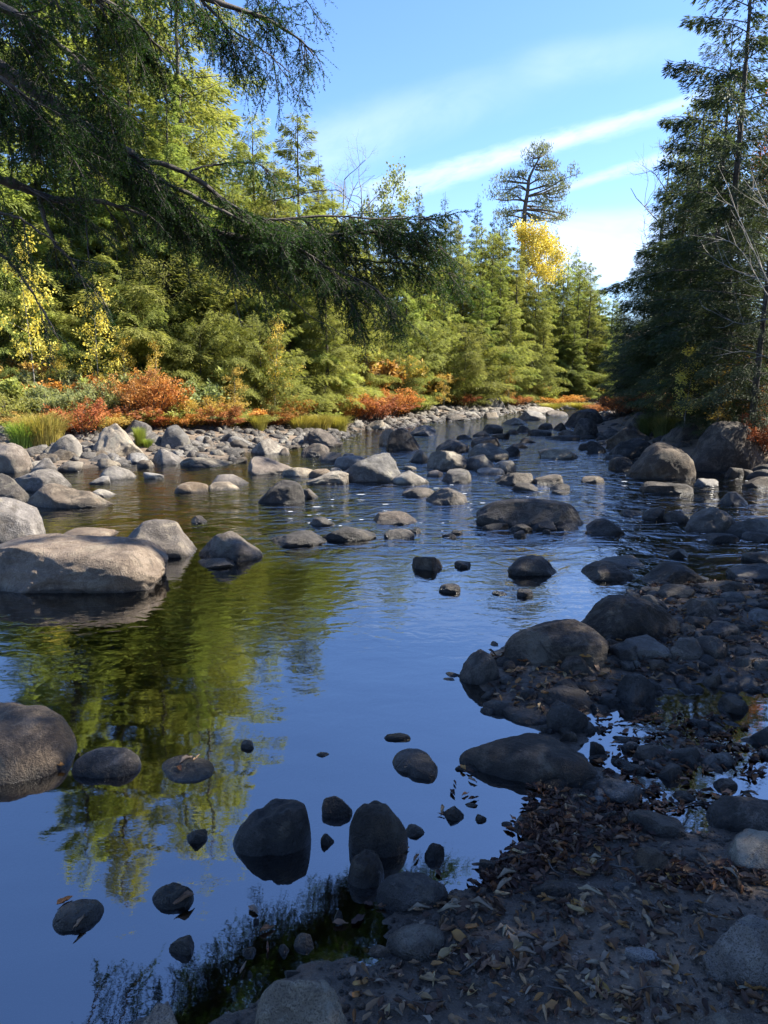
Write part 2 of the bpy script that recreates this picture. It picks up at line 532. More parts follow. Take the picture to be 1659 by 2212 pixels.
zz = math_n(nt, 'ADD', sp.outputs['Z'], math_n(nt, 'MULTIPLY_ADD', n1, .08, -.04))
wet = smap(nt, zz, .075, .01)
under = smap(nt, sp.outputs['Z'], 0.0, -.06)
c = mixc(nt, math_n(nt, 'MULTIPLY', wet, .6), c, (0.010, 0.009, 0.008))
c = mixc(nt, under, c, mixc(nt, smap(nt, noise_n(nt, P, 3.5, 4), .4, .6), (0.07, 0.045, 0.018), (0.16, 0.11, 0.045)))
bs = N(nt, 'ShaderNodeBsdfPrincipled')
LK(nt, c, bs.inputs['Base Color'])
LK(nt, math_n(nt, 'MULTIPLY_ADD', math_n(nt, 'MULTIPLY', wet, smap(nt, n2, .35, .6)), -.62, .9), bs.inputs['Roughness'])
bp = N(nt, 'ShaderNodeBump'); bp.inputs['Strength'].default_value = .9; bp.inputs['Distance'].default_value = .02
LK(nt, math_n(nt, 'ADD', math_n(nt, 'MULTIPLY', n2, .8), math_n(nt, 'MULTIPLY', n3, .35)), bp.inputs['Height'])
LK(nt, bp.outputs[0], bs.inputs['Normal'])
out = N(nt, 'ShaderNodeOutputMaterial'); LK(nt, bs.outputs[0], out.inputs[0])
M['earth'] = m
tag(link('ground', mesh_from('ground', np.column_stack([PP, HH]), quads, m, smooth=True)), kind='structure')

# ------------------------------------------------------------------ water
m, nt = new_mat('river_water')
geo = N(nt, 'ShaderNodeNewGeometry')
P = geo.outputs['Position']
sp = N(nt, 'ShaderNodeSeparateXYZ'); LK(nt, P, sp.inputs[0])
mp = N(nt, 'ShaderNodeMapping'); mp.inputs['Scale'].default_value = (1.0, 1.6, 1.0); LK(nt, P, mp.inputs[0])
V = mp.outputs[0]
calm = noise_n(nt, V, 1.3, 2, .5)
rip = noise_n(nt, V, 7.0, 2, .5, .6)
rif = noise_n(nt, V, 2.9, 4, .52, 1.0)
fin = noise_n(nt, V, 26, 2, .5)
patch = noise_n(nt, P, .55, 2, .5)
yy = math_n(nt, 'ADD', sp.outputs['Y'], math_n(nt, 'MULTIPLY_ADD', patch, 3.0, -1.5))
yl = math_n(nt, 'SUBTRACT', yy, math_n(nt, 'MULTIPLY', sp.outputs['X'], -.15))
a_calm = 0.006
ripw = smap(nt, yy, 2.8, 5.2, 0.0, 0.0030)
rifw = smap(nt, yl, 5.4, 8.6, 0.0, 0.046)
h = math_n(nt, 'MULTIPLY', calm, a_calm)
h = math_n(nt, 'ADD', h, math_n(nt, 'MULTIPLY', rip, ripw))
h = math_n(nt, 'ADD', h, math_n(nt, 'MULTIPLY', math_n(nt, 'MULTIPLY', rif, rifw), smap(nt, sp.outputs['X'], -3.5, 1.0, .55, 1.5)))
h = math_n(nt, 'ADD', h, math_n(nt, 'MULTIPLY', fin, smap(nt, yl, 5.0, 8.0, 0.0001, 0.0012)))
bp = N(nt, 'ShaderNodeBump'); bp.inputs['Strength'].default_value = 1.0; bp.inputs['Distance'].default_value = 1.0
LK(nt, h, bp.inputs['Height'])
gl = N(nt, 'ShaderNodeBsdfGlossy'); gl.inputs['Roughness'].default_value = 0.02
gl.inputs['Color'].default_value = (1, 1, 1, 1)
LK(nt, bp.outputs[0], gl.inputs['Normal'])
tr = N(nt, 'ShaderNodeBsdfTransparent'); tr.inputs['Color'].default_value = (0.55, 0.45, 0.28, 1)
fr = N(nt, 'ShaderNodeFresnel'); fr.inputs['IOR'].default_value = 3.4
LK(nt, bp.outputs[0], fr.inputs['Normal'])
mx = N(nt, 'ShaderNodeMixShader')
LK(nt, fr.outputs[0], mx.inputs[0]); LK(nt, tr.outputs[0], mx.inputs[1]); LK(nt, gl.outputs[0], mx.inputs[2])
out = N(nt, 'ShaderNodeOutputMaterial'); LK(nt, mx.outputs[0], out.inputs[0])
M['water'] = m
tag(link('river_water', mesh_from('river_water', [(-120, -8, 0), (120, -8, 0), (120, 160, 0), (-120, 160, 0)], np.array([[0, 1, 2, 3]]), m)), kind='structure')

# ------------------------------------------------------------------ rocks
_ico = {}
def ico(sub):
    if sub not in _ico:
        import bmesh
        b = bmesh.new()
        bmesh.ops.create_icosphere(b, subdivisions=sub, radius=1)
        v = np.array([x.co[:] for x in b.verts])
        f = np.array([[q.index for q in x.verts] for x in b.faces])
        b.free()
        _ico[sub] = (unit(v), f)
    return _ico[sub]

def rock_shape(seed, sub, e=2.6, cuts=5, dmin=.72, dmax=.93, namp=.07, prof=None, lean=0.0):
    r = np.random.default_rng(seed)
    n, f = ico(sub)
    q = (np.abs(n) ** e).sum(1) ** (-1 / e)
    p = n * q[:, None]
    a = r.uniform(-.5, .5)
    for _ in range(cuts):
        nn = unit(r.normal(size=3) * np.array((1, 1, .8)))
        if nn[2] < -.2: nn[2] = -nn[2]
        d = r.uniform(dmin, dmax)
        t = p @ nn - d
        k = .035
        over = np.where(t > -k, np.maximum(t, 0) * 1.0 + np.clip(k - np.abs(t), 0, k) ** 2 / (4 * k), 0)
        p = p - nn * (over * .93)[:, None]
    p = p * (1 + namp * fbm(n * 1.5 + seed * 3.1, seed, 3)[:, None])
    rdg = 1 - np.abs(fbm(n * 2.3 + seed * .7, seed + 5, 4)) * 3.0
    p = p + n * (0.030 * np.clip(rdg, -1, 1) + 0.034 * fbm(n * 5.0 + seed, seed + 6, 4, .6))[:, None]
    if sub >= 5: p = p + n * (0.014 * fbm(n * 17.0 + seed, seed + 8, 3))[:, None]
    if prof is not None:
        u = np.linspace(-1, 1, len(prof))
        g = np.interp(p[:, 0], u, prof)
        p[:, 2] = np.where(p[:, 2] > 0, p[:, 2] * g, p[:, 2])
    p[:, 0] += lean * np.maximum(p[:, 2], 0)
    lo, hi = p.min(0), p.max(0)
    p[:, :2] = (p[:, :2] - (lo[:2] + hi[:2]) / 2) / ((hi[:2] - lo[:2]) / 2)
    if prof is None:
        p[:, 2] = np.where(p[:, 2] > 0, p[:, 2] / hi[2], p[:, 2])
    else:
        p[:, 2] = np.where(p[:, 2] > 0, p[:, 2] / hi[2], p[:, 2])
    return p, f

_seed = [100]
def rock(x0, x1, yt, yb, mat, label, group=None, name='boulder', cat='boulder', e=3.1, cuts=7, prof=None, depth=.85,
         rot=0.0, seed=None, namp=.08, dmin=.62, sink=.0, lean=0.0, dmax=.93):
    _seed[0] += 7
    seed = seed or _seed[0]
    cx = (x0 + x1) / 2
    X, Y, Z = hit(cx, yb)
    if Z < 0.03: Z = 0.0; X, Y = gpt(cx, yb, 0.0)
    wpx, hpx = x1 - x0, max(yb - yt, 3)
    b = .3
    for _ in range(6):
        Yc = Y + b
        dist = Yc * CP + (CAMZ - Z) * SP
        a = wpx / 2 / FL * dist
        th = math.atan2(CAMZ - Z, Y)
        Pp = hpx / FL * (Y * CP + (CAMZ - Z) * SP) * 1.0
        # height of the picture strip perpendicular to the view ray
        Pp = Pp * math.cos(math.atan((yb - FH / 2) / FL)) 
        b = min(depth * a, .80 * Pp / (2 * math.sin(th)))
    s = Pp - b * math.sin(th)
    h2 = (s * s - (b * math.sin(th)) ** 2) / math.cos(th) ** 2
    h = math.sqrt(max(h2, (0.12 * a) ** 2))
    if wpx < 62: h *= .82
    xx = at(cx, (yt + yb) / 2, Yc)[0]
    sub = 6 if wpx > 190 and yb > 1100 else (5 if wpx > 85 else 4)
    if wpx < 34: sub = 3
    if yb < 1012 and cuts == 7: cuts, dmin, namp = 11, .54, .10
    p, f = rock_shape(seed, sub, e, cuts, dmin, dmax, namp, prof, lean)
    v = p * np.array((a, b, h))
    v[:, 2] = np.where(p[:, 2] < 0, p[:, 2] * max(h * .7, .16), v[:, 2])
    if rot:
        c, s_ = math.cos(rot), math.sin(rot)
        v[:, :2] = v[:, :2] @ np.array([[c, s_], [-s_, c]])
    me = mesh_from(name, v, f, M[mat], smooth=True)
    o = link(name, me, None, (xx, Yc, Z - sink))
    tag(o, label, cat, group)
    ROCKS.append((xx, Yc, a, b, Z + h))
    return o
ROCKS = []

def slab(out_px, h, mat, label, e=3.0, tilt=(0, 0), seed=1, sub=6, rise=.8):
    """flat-lying rock whose plan outline is given on the ground"""
    o_ = np.array(out_px, float)
    yb, yt = o_[:, 1].max(), o_[:, 1].min()
    X, Y, Z = hit(o_[:, 0].mean(), yb)
    if Z < .03: Z = 0.0
    Yd = Y
    hp = h * FL / Yd * .9
    oy = np.minimum(o_[:, 1] + hp * rise * (yb - o_[:, 1]) / (yb - yt), yb)
    W_p = np.array([gpt(a, b, Z) for a, b in zip(o_[:, 0], oy)])
    c = W_p.mean(0)
    q = W_p - c
    ang = np.arctan2(q[:, 1], q[:, 0]); rad = np.hypot(q[:, 0], q[:, 1])
    k = np.argsort(ang); ang, rad = ang[k], rad[k]
    A = np.concatenate([ang - 2 * PI, ang, ang + 2 * PI]); Rr = np.tile(rad, 3)
    n, f = ico(sub)
    phi = np.arctan2(n[:, 1], n[:, 0])
    Rp = sum(np.interp(phi + d, A, Rr) for d in (-.12, -.06, 0, .06, .12)) / 5
    lat = np.abs(n[:, 2])
    th = np.arcsin(np.clip(lat, 0, 1))
    ce, se = np.cos(th) ** (2 / e), np.sin(th) ** (2 / e)
    P0 = n * 1.5 + seed * 2.3
    rho = ce * (1 + .05 * fbm(P0 * 1.6, seed, 3))
    z = np.sign(n[:, 2]) * se
    tp_ = rho * (1 - .20 * np.clip(z, 0, 1) ** 1.5 * (1 + .5 * fbm(P0 * 1.1 + 9, seed + 4, 2)))
    x, y = np.cos(phi) * Rp * tp_, np.sin(phi) * Rp * tp_
    mr = rad.mean()
    P3_ = np.column_stack([x, y, z * .1])
    top = h * (1 + .25 * fbm(P3_ * 2.2 / mr * .5 + seed, seed + 1, 3) + tilt[0] * x / mr + tilt[1] * y / mr) + .012 * fbm(P3_ * 14 + seed, seed + 2, 4)
    zz = np.where(z > 0, z * top, z * max(h * .8, .12))
    me = mesh_from('boulder', np.column_stack([x, y, zz]), f, M[mat], smooth=True)
    o = link('boulder', me, None, (c[0], c[1], Z))
    tag(o, label, 'boulder')
    ROCKS.append((c[0], c[1], mr, mr * .8, Z + h))
    return o
D, G, L_, T, W_ = 'rock_dark', 'rock_grey', 'rock_light', 'rock_tan', 'rock_wet'
# ---- left side, near to far
rock(-62, 363, 1150, 1284, T, 'long smooth grey-brown boulder at the left edge, largest in the water', e=3.6, cuts=4, prof=[.8, .95, 1, 1, .97, .96, .95, .93, .62], depth=.55, seed=3, dmin=.85)
rock(258, 438, 1119, 1206, T, 'rounded tan boulder with a dark crack, behind the right end of the longest boulder', e=2.5, cuts=4, prof=[.6, .95, 1, 1, .95, .8, .65], depth=.7, seed=12)
rock(425, 567, 1145, 1214, G, 'grey peaked boulder right of the tan cracked boulder', e=2.3, prof=[.5, .85, 1, .95, .7, .45, .3], depth=.7)
rock(422, 514, 1201, 1228, G, 'flat grey slab barely breaking the water below the peaked grey boulder', depth=.9)
rock(-62, 101, 1070, 1172, T, 'rounded tan boulder at the left edge just above the longest boulder', e=3, prof=[1, 1, 1, .98, .9, .82, .6], depth=.7, dmin=.8)
rock(112, 252, 1134, 1168, T, 'low tan rock between the longest boulder and the river behind it')
rock(-62, 62, 1022, 1088, G, 'dark grey rounded boulder at the left edge, above the tan one', prof=[1, 1, 1, .9, .6], depth=.6)
rock(56, 241, 1041, 1098, G, 'long saddle-shaped grey rock with its right half in shadow', e=2.6, prof=[.35, .7, 1, 1, .85, .72, .68, .6, .45], depth=.5, dmin=.85)
rock(5, 150, 1010, 1062, G, 'broad flat grey rock behind the saddle-shaped one', e=2.3, depth=.7)
rock(196, 250, 1052, 1074, L_, 'small pale rock at the right tip of the saddle-shaped rock')
rock(214, 293, 1004, 1037, L_, 'pale cone-shaped rock standing in the water by the left shore', e=2.2, prof=[.4, .9, 1, .7, .4])
rock(192, 240, 1024, 1046, L_, 'low pale rock touching the cone-shaped one')
rock(311, 357, 1016, 1035, L_, 'small pale flat-topped rock alone right of the cone-shaped rock', e=3.2)
rock(296, 334, 989, 1011, G, 'small dark pointed rock at the left shoreline', cuts=8, dmin=.6)
rock(326, 405, 968, 1004, G, 'humped grey rock at the left shoreline right of the small pointed one')
rock(392, 498, 985, 1010, L_, 'long low pale rock along the left shoreline', e=2.8)
rock(176, 314, 913, 988, L_, 'big angular pale yellowish block below the orange bushes', e=3.2, cuts=12, dmin=.55, prof=[.7, .85, 1, .98, .9, .75], depth=.7, seed=41)
rock(107, 187, 937, 991, L_, 'grey wedge-shaped rock left of the big pale block', cuts=11, dmin=.55, prof=[.4, .8, 1, .9, .5])
rock(337, 415, 917, 970, L_, 'pale peaked rock right of the green grass tuft on the left bank', cuts=9, dmin=.6, prof=[.5, .95, 1, .7, .5])
rock(183, 249, 979, 1006, G, 'smooth grey rock in front of the big pale block')
rock(120, 184, 996, 1019, G, 'flat grey rock at the water below the wedge-shaped rock')
rock(-45, 74, 955, 1022, T, 'broad tan rock at the left edge by the yellow grass', e=3.0)
rock(270, 322, 974, 1001, L_, 'pale rough rock left of the humped grey one', cuts=9, dmin=.62)
rock(60, 131, 988, 1024, G, 'pitted grey rock right of the broad tan rock at the left edge', cuts=8)
rock(268, 332, 906, 943, G, 'grey rock half under the rust-coloured bush')
rock(-30, 44, 918, 952, G, 'grey rock behind the yellow grass at the left edge')
rock(20, 60, 984, 1004, G, 'small grey rock between the two broad rocks at the left edge')
rock(529, 648, 986, 1026, T, 'tan boulder in the stream with a bright hump on its left', e=2.8, prof=[.6, 1, 1, .85, .7, .6, .4], depth=.6)
rock(610, 680, 1008, 1030, L_, 'low pale ledge trailing right of the humped tan boulder', e=2.6)
rock(455, 539, 1024, 1049, T, 'smooth tan domed rock in the left stream, upper of a pair')
rock(452, 519, 1040, 1059, L_, 'low pale rock touching the smooth tan domed rock')
rock(377, 452, 1041, 1065, T, 'smooth flat tan rock left of the pair in the left stream')
rock(558, 660, 1036, 1088, D, 'black square-shouldered block standing in the stream', e=4, cuts=9, dmin=.7, prof=[.7, .95, 1, .98, .92, .8], depth=.7, seed=77)
rock(652, 689, 1051, 1077, D, 'small dark rock tucked against the right side of the black block')
rock(662, 758, 1016, 1046, L_, 'pale pitted rock pointing left, beside the brightest boulder', prof=[.2, .6, .9, 1, .9], cuts=8)
rock(735, 881, 978, 1042, L_, 'bright pale boulder peaking at its right end, mid stream', e=3, cuts=8, prof=[.15, .4, .62, .8, .93, 1, .95], depth=.6, dmin=.65, seed=52)
rock(667, 720, 1008, 1032, T, 'small rounded tan rock behind the pale pitted rock')
rock(712, 740, 1007, 1024, L_, 'small pale rock left of the brightest boulder')
rock(685, 747, 975, 999, G, 'grey domed rock behind the humped tan boulder')
rock(722, 798, 983, 1013, G, 'grey rock leaning behind the brightest boulder', depth=.6)
rock(738, 770, 976, 990, L_, 'small pale rock above the leaning grey rock')
rock(636, 742, 924, 966, D, 'black craggy peaked boulder on the left shore', cuts=11, dmin=.55, prof=[.15, .65, 1, .95, .9, .6, .3], seed=61)
rock(647, 713, 958, 987, D, 'black sloping rock in front of the craggy peaked boulder')
rock(658, 694, 972, 987, W_, 'small black rock at the waterline below the black sloping rock')
rock(542, 623, 945, 982, L_, 'pale angular rock with a dark left face on the left shore', cuts=10, dmin=.58, prof=[.4, .95, 1, .7, .45])
rock(494, 553, 943, 973, G, 'dark grey block left of the pale angular rock', e=3.2)
rock(436, 462, 938, 965, G, 'small tall grey rock under the bushes of the left bank')
rock(600, 630, 964, 982, T, 'small tan rock at the right foot of the pale angular rock')
# ---- middle island
rock(828, 917, 923, 973, D, 'big rounded black boulder mid river, below the orange bushes', e=2.8, prof=[.5, .9, 1, 1, .95, .8], depth=.75, seed=33)
rock(817, 874, 915, 964, T, 'tan-topped boulder behind the big rounded black one', e=3.2)
rock(878, 944, 918, 942, G, 'low smooth grey rock right of the big rounded black boulder')
rock(883, 931, 967, 1000, G, 'small triangular brown-grey rock mid river', e=2.3, cuts=8, prof=[.5, 1, .8, .4])
rock(922, 1013, 971, 1016, L_, 'bright pale boulder with a dark underside, mid river', e=3, cuts=6, dmin=.75, seed=44)
rock(1002, 1071, 982, 1018, G, 'grey boulder lit only along its right shoulder', e=2.7)
rock(1011, 1099, 957, 996, L_, 'speckled pale rounded boulder behind the pair with shadowed fronts', e=2.6, cuts=3)
rock(1063, 1115, 988, 1022, L_, 'pale sloping rock at the right end of the mid river island')
rock(942, 1014, 948, 978, D, 'dark lumpy rock behind the bright pale boulder mid river')
rock(1018, 1089, 942, 968, D, 'long low dark rock left of the riffle, top of the island')
rock(1079, 1127, 958, 987, D, 'dark smooth domed rock at the edge of the riffle', e=3)
rock(1098, 1142, 954, 969, D, 'low dark rock just behind the smooth domed rock')
rock(848, 928, 1015, 1047, L_, 'pale flat egg-shaped rock in front of the mid river island')
rock(948, 1019, 1013, 1043, G, 'dark-fronted domed rock in front of the island', e=2.5)
rock(922, 958, 1013, 1030, T, 'small tan rock left of the dark-fronted domed rock')
rock(864, 900, 1004, 1016, L_, 'tiny pale stone behind the egg-shaped rock')
rock(1030, 1090, 1008, 1027, L_, 'flat pale shelf between the island boulders')
rock(868, 939, 1052, 1074, D, 'thin dark slab awash left of the dark pyramid-shaped rock')
rock(920, 1011, 1050, 1089, D, 'dark pyramid-shaped rock below the island', e=2.2, cuts=8, dmin=.62, prof=[.35, .9, 1, .75, .4], seed=91)
rock(1063, 1154, 1018, 1049, D, 'long dark sloping rock right of the island')
rock(1150, 1217, 1024, 1047, D, 'low dark rock right of the long sloping one')
rock(1105, 1163, 1039, 1062, D, 'dark rock alone below the long sloping one')
rock(1187, 1231, 1042, 1062, W_, 'small dark flat rock behind the long black boulder')
rock(1186, 1228, 1057, 1068, W_, 'thin dark rock awash just behind the long black boulder')
rock(1164, 1261, 968, 993, L_, 'sunlit flat pale rock alone in the riffle', e=3)
rock(1254, 1308, 1026, 1044, G, 'small grey flat rock alone in the right riffle')
rock(1267, 1315, 946, 979, D, 'dark rock at the left foot of the right bank boulders')
# ---- mid river, shaded
rock(1024, 1266, 1076, 1140, D, 'very long black boulder lying across the middle of the river', e=3.6, cuts=4, dmin=.84, prof=[.75, .92, .97, 1, 1, .98, .9, .75], depth=.35, seed=8)
rock(1040, 1100, 1126, 1146, W_, 'low wet ledge at the left foot of the very long black boulder')
rock(1100, 1150, 1128, 1150, W_, 'wet lumpy stone at the middle of the foot of the very long black boulder', cuts=9)
rock(1140, 1205, 1124, 1147, W_, 'wet flat stone under the right half of the very long black boulder')
rock(1200, 1250, 1127, 1147, W_, 'small wet stone below the right end of the very long black boulder')
rock(1110, 1138, 1143, 1162, W_, 'small dark pebble-sized rock in front of the wet lumpy stone', cuts=8)
rock(1172, 1192, 1142, 1154, W_, 'tiny dark rock in front of the wet flat stone')
rock(1264, 1351, 1118, 1158, D, 'dark peaked rock right of the very long black boulder', e=2.3, prof=[.3, .8, 1, .8, .4])
rock(800, 903, 1106, 1134, D, 'low dark domed rock left of the very long black boulder')
rock(829, 896, 1142, 1165, D, 'flat dark rock awash below the low dark domed rock')
rock(882, 914, 1138, 1153, W_, 'tiny dark rock at the right of the flat dark one awash')
rock(955, 985, 1150, 1163, W_, 'left of two little dark stones in the ripples', group='little dark stones in the ripples')
rock(972, 1002, 1142, 1156, W_, 'right of two little dark stones in the ripples', group='little dark stones in the ripples')
rock(580, 706, 1143, 1182, D, 'long low black rock on the lip of the riffle, left of two', e=2.4, prof=[.25, .5, .8, 1, .95, .7])
rock(695, 813, 1132, 1170, D, 'long low grey-black rock on the lip of the riffle, right of two', e=2.6, prof=[.7, 1, 1, .95, .75, .5])
rock(662, 727, 1114, 1137, D, 'small dark pointed rock behind the pair on the lip of the riffle', prof=[.4, .9, 1, .5, .3], cuts=8)
rock(408, 448, 1111, 1131, W_, 'dark rock barely awash in the left channel')
rock(1387, 1438, 1091, 1126, D, 'dark square rock in the right channel', e=3.6)
rock(1432, 1488, 1097, 1129, D, 'dark rock joined to the right of the square one')
rock(1480, 1590, 1093, 1152, G, 'purple-grey cracked boulder in the right channel', e=2.8, cuts=7, prof=[.6, .95, 1, .95, .8, .6], seed=66)
rock(1563, 1700, 1113, 1164, G, 'wide grey boulder at the right edge beside the purple-grey one', e=2.6)
rock(1514, 1592, 1147, 1172, D, 'flat dark stone in front of the purple-grey boulder')
rock(1606, 1668, 1148, 1172, D, 'small flat stone at the right edge in front of the wide grey boulder')
rock(1336, 1392, 1100, 1116, W_, 'pale brown stone awash left of the dark square rock')
rock(1386, 1490, 1040, 1069, D, 'long flat dark rock in the riffle below the right bank boulders')
rock(1498, 1552, 1030, 1051, L_, 'small rock with a bright sunlit top near the right bank')
rock(1550, 1622, 1061, 1092, D, 'flat dark rock at the right in the riffle')
rock(1442, 1491, 1180, 1205, W_, 'black cube-like rock standing in the dark right channel', e=5, cuts=4)
rock(1095, 1207, 1195, 1244, D, 'black angular slab-topped rock in the calm water', e=4, cuts=9, dmin=.7, prof=[.5, .85, .95, 1, 1, .95], seed=72)
rock(890, 964, 1198, 1234, D, 'dark domed rock alone in the middle of the calm water', cuts=8)
rock(981, 1018, 1211, 1228, W_, 'tiny dark rock right of the dark domed one')
rock(947, 995, 1258, 1282, W_, 'small craggy dark rock below the dark domed one', cuts=10)
rock(1114, 1153, 1270, 1290, W_, 'small dark rock under the black angular one', cuts=8)
rock(1061, 1095, 1275, 1287, W_, 'tiny flat dark rock left of the small one under the black angular rock')
rock(1280, 1393, 1198, 1227, D, 'flat dark slab behind the leafy rock of the right channel')
rock(1250, 1368, 1212, 1256, D, 'dark rock with a leaf-littered left end in the right channel', prof=[.25, .5, .95, 1, .8, .4])
rock(1382, 1523, 1212, 1272, D, 'large dark smooth boulder at the head of the stony spit', e=2.6, prof=[.4, .8, 1, 1, .85, .6], seed=83)
rock(1507, 1612, 1249, 1282, D, 'long low dark boulder right of the head of the spit')
rock(1575, 1690, 1216, 1257, D, 'dark rounded boulder at the right edge above the spit')
rock(1608, 1680, 1193, 1219, D, 'low dark rock at the right edge of the dark channel')
rock(1420, 1494, 1262, 1294, G, 'grey rock below the large smooth boulder of the spit')
rock(1560, 1617, 1278, 1304, G, 'small grey rock below the long low dark boulder')
rock(1475, 1563, 1292, 1337, D, 'brownish dark rock in the leaves at the top of the spit')
rock(1382, 1444, 1284, 1325, D, 'dark rock pressed behind the biggest dark boulder')
rock(1249, 1474, 1281, 1386, D, 'biggest dark boulder of the right shore, with a faint sunlit patch', e=2.9, cuts=5, dmin=.8, prof=[.65, .95, 1, .97, .85, .7, .5], depth=.6, seed=21)
rock(1091, 1316, 1338, 1440, D, 'big dark domed boulder at the water edge of the spit', e=2.8, cuts=5, dmin=.8, prof=[.6, .92, 1, 1, .98, .85, .5], depth=.6, seed=25)
rock(993, 1079, 1403, 1480, D, 'dark pointed rock at the outer tip of the spit', e=2.5, cuts=8, dmin=.66, prof=[.4, .8, 1, .95, .5], seed=27)
rock(1066, 1115, 1456, 1488, D, 'small round dark rock among leaves near the tip of the spit')
rock(1206, 1288, 1414, 1475, D, 'dark wedge rock in front of the big domed boulder', cuts=8)
rock(1284, 1373, 1417, 1462, D, 'dark domed rock in the leaves right of the wedge rock')
rock(1316, 1397, 1388, 1448, D, 'dark tilted rock behind the domed one in the leaves')
rock(1338, 1456, 1374, 1425, G, 'grey broad rock below the biggest dark boulder')
rock(1300, 1345, 1374, 1400, D, 'small dark rock squeezed between the two biggest dark boulders')
rock(1401, 1452, 1417, 1463, D, 'dark round rock right of the yellow leaf on the spit')
rock(1328, 1417, 1455, 1526, D, 'dark rough ball-shaped rock above the shallow pool', e=2.4, cuts=7, seed=29)
rock(1152, 1284, 1480, 1550, D, 'dark long rock behind the rounded one at the inner spit', e=2.4)
rock(1181, 1269, 1511, 1586, D, 'dark rounded rock above the large triangular slab', e=2.5, cuts=4, seed=31)
slab([(1078, 1515), (1130, 1519), (1182, 1528), (1187, 1566), (1130, 1563), (1098, 1546)], .03, D, 'flat dark slab with a tan leaf on it', seed=3)
rock(1206, 1247, 1573, 1606, D, 'small dark rock against the top of the large triangular slab')
rock(1272, 1310, 1593, 1637, W_, 'small dark upright stone right of the triangular slab', e=3.2)
slab([(979, 1614), (1040, 1594), (1095, 1572), (1150, 1562), (1190, 1572), (1230, 1602), (1262, 1635), (1290, 1665), (1299, 1688), (1270, 1700), (1200, 1692), (1130, 1684), (1080, 1668), (1030, 1645)], .10, D, 'large flat triangular dark slab reaching into the calm water', seed=4)
slab([(850, 1625), (872, 1608), (905, 1612), (935, 1640), (944, 1670), (938, 1687), (915, 1682), (880, 1664), (852, 1650)], .042, D, 'dark teardrop-shaped rock left of the triangular slab', seed=5)
rock(828, 888, 1580, 1599, W_, 'thin sliver of rock floating-low in the calm water')
rock(981, 1036, 1652, 1667, W_, 'thin flat stone awash below the tip of the triangular slab')
rock(1171, 1239, 1678, 1709, D, 'smooth small rock at the foot of the triangular slab')
rock(1286, 1399, 1679, 1740, G, 'grey rounded rock below the right end of the triangular slab', e=2.8)
rock(1289, 1336, 1746, 1786, D, 'dark angular stone in the leaf litter', e=3.6, cuts=9)
rock(1360, 1477, 1752, 1815, D, 'dark rounded rock partly buried in leaf litter')
rock(1526, 1715, 1718, 1816, D, 'large dark boulder at the right edge, beyond the pale grey one', e=2.9, cuts=5, seed=47, depth=.6)
rock(1560, 1730, 1793, 1900, L_, 'pale grey rough boulder at the right edge of the beach', e=3, cuts=8, dmin=.7, seed=48, depth=.7)
rock(1521, 1587, 1808, 1838, D, 'low dark stone left of the pale grey boulder')
rock(1471, 1537, 1834, 1881, D, 'dark lump of stone in the gravel of the beach')
rock(1373, 1440, 1832, 1893, D, 'flat dark stone set in the mud of the beach', depth=1)
rock(1522, 1730, 1974, 2138, G, 'big blue-grey boulder at the right edge of the muddy beach', e=3, cuts=7, dmin=.75, seed=53, depth=.6)
rock(1490, 1760, 2176, 2330, G, 'grey boulder cut off by the bottom right corner', e=2.6, depth=.6)
slab([(832, 2030), (845, 1995), (875, 1977), (930, 1985), (968, 2020), (950, 2060), (925, 2086), (885, 2077), (850, 2054)], .06, G, 'smooth grey wedge-shaped stone on the shore', seed=6)
slab([(813, 1902), (835, 1880), (890, 1875), (950, 1890), (974, 1918), (965, 1947), (920, 1964), (850, 1969), (822, 1947)], .075, D, 'dark smooth oval stone at the corner of the beach and the water', seed=7)
rock(916, 961, 1809, 1859, W_, 'small brown upright stone in shallow water off the beach')
rock(1034, 1074, 1853, 1887, W_, 'small round stone in the shallows beside pale leaves')
rock(957, 1002, 1736, 1773, W_, 'small rough dark stone in the calm water with a leaf on its left', cuts=10)
rock(1024, 1052, 1757, 1776, W_, 'tiny dark stone right of the small rough one')
rock(1003, 1033, 1733, 1745, W_, 'tiny flat stone awash above the small rough one')
rock(1083, 1110, 1774, 1787, W_, 'tiny dark stone near the drift of leaves')
rock(875, 918, 1778, 1810, D, 'tilted flat stone behind the right of two large black stones')
rock(1347, 1434, 2044, 2082, L_, 'low tan stone set in the mud')
rock(1322, 1377, 1901, 1927, G, 'small grey stone in the mud below the leaf drift')
rock(1137, 1166, 2104, 2132, L_, 'small pale round pebble on the dark mud')
rock(1258, 1280, 2008, 2022, L_, 'smallest pale pebble on the dark mud')
rock(1143, 1285, 1890, 1955, D, 'flat mud-coloured slab at the inner edge of the water', e=3)
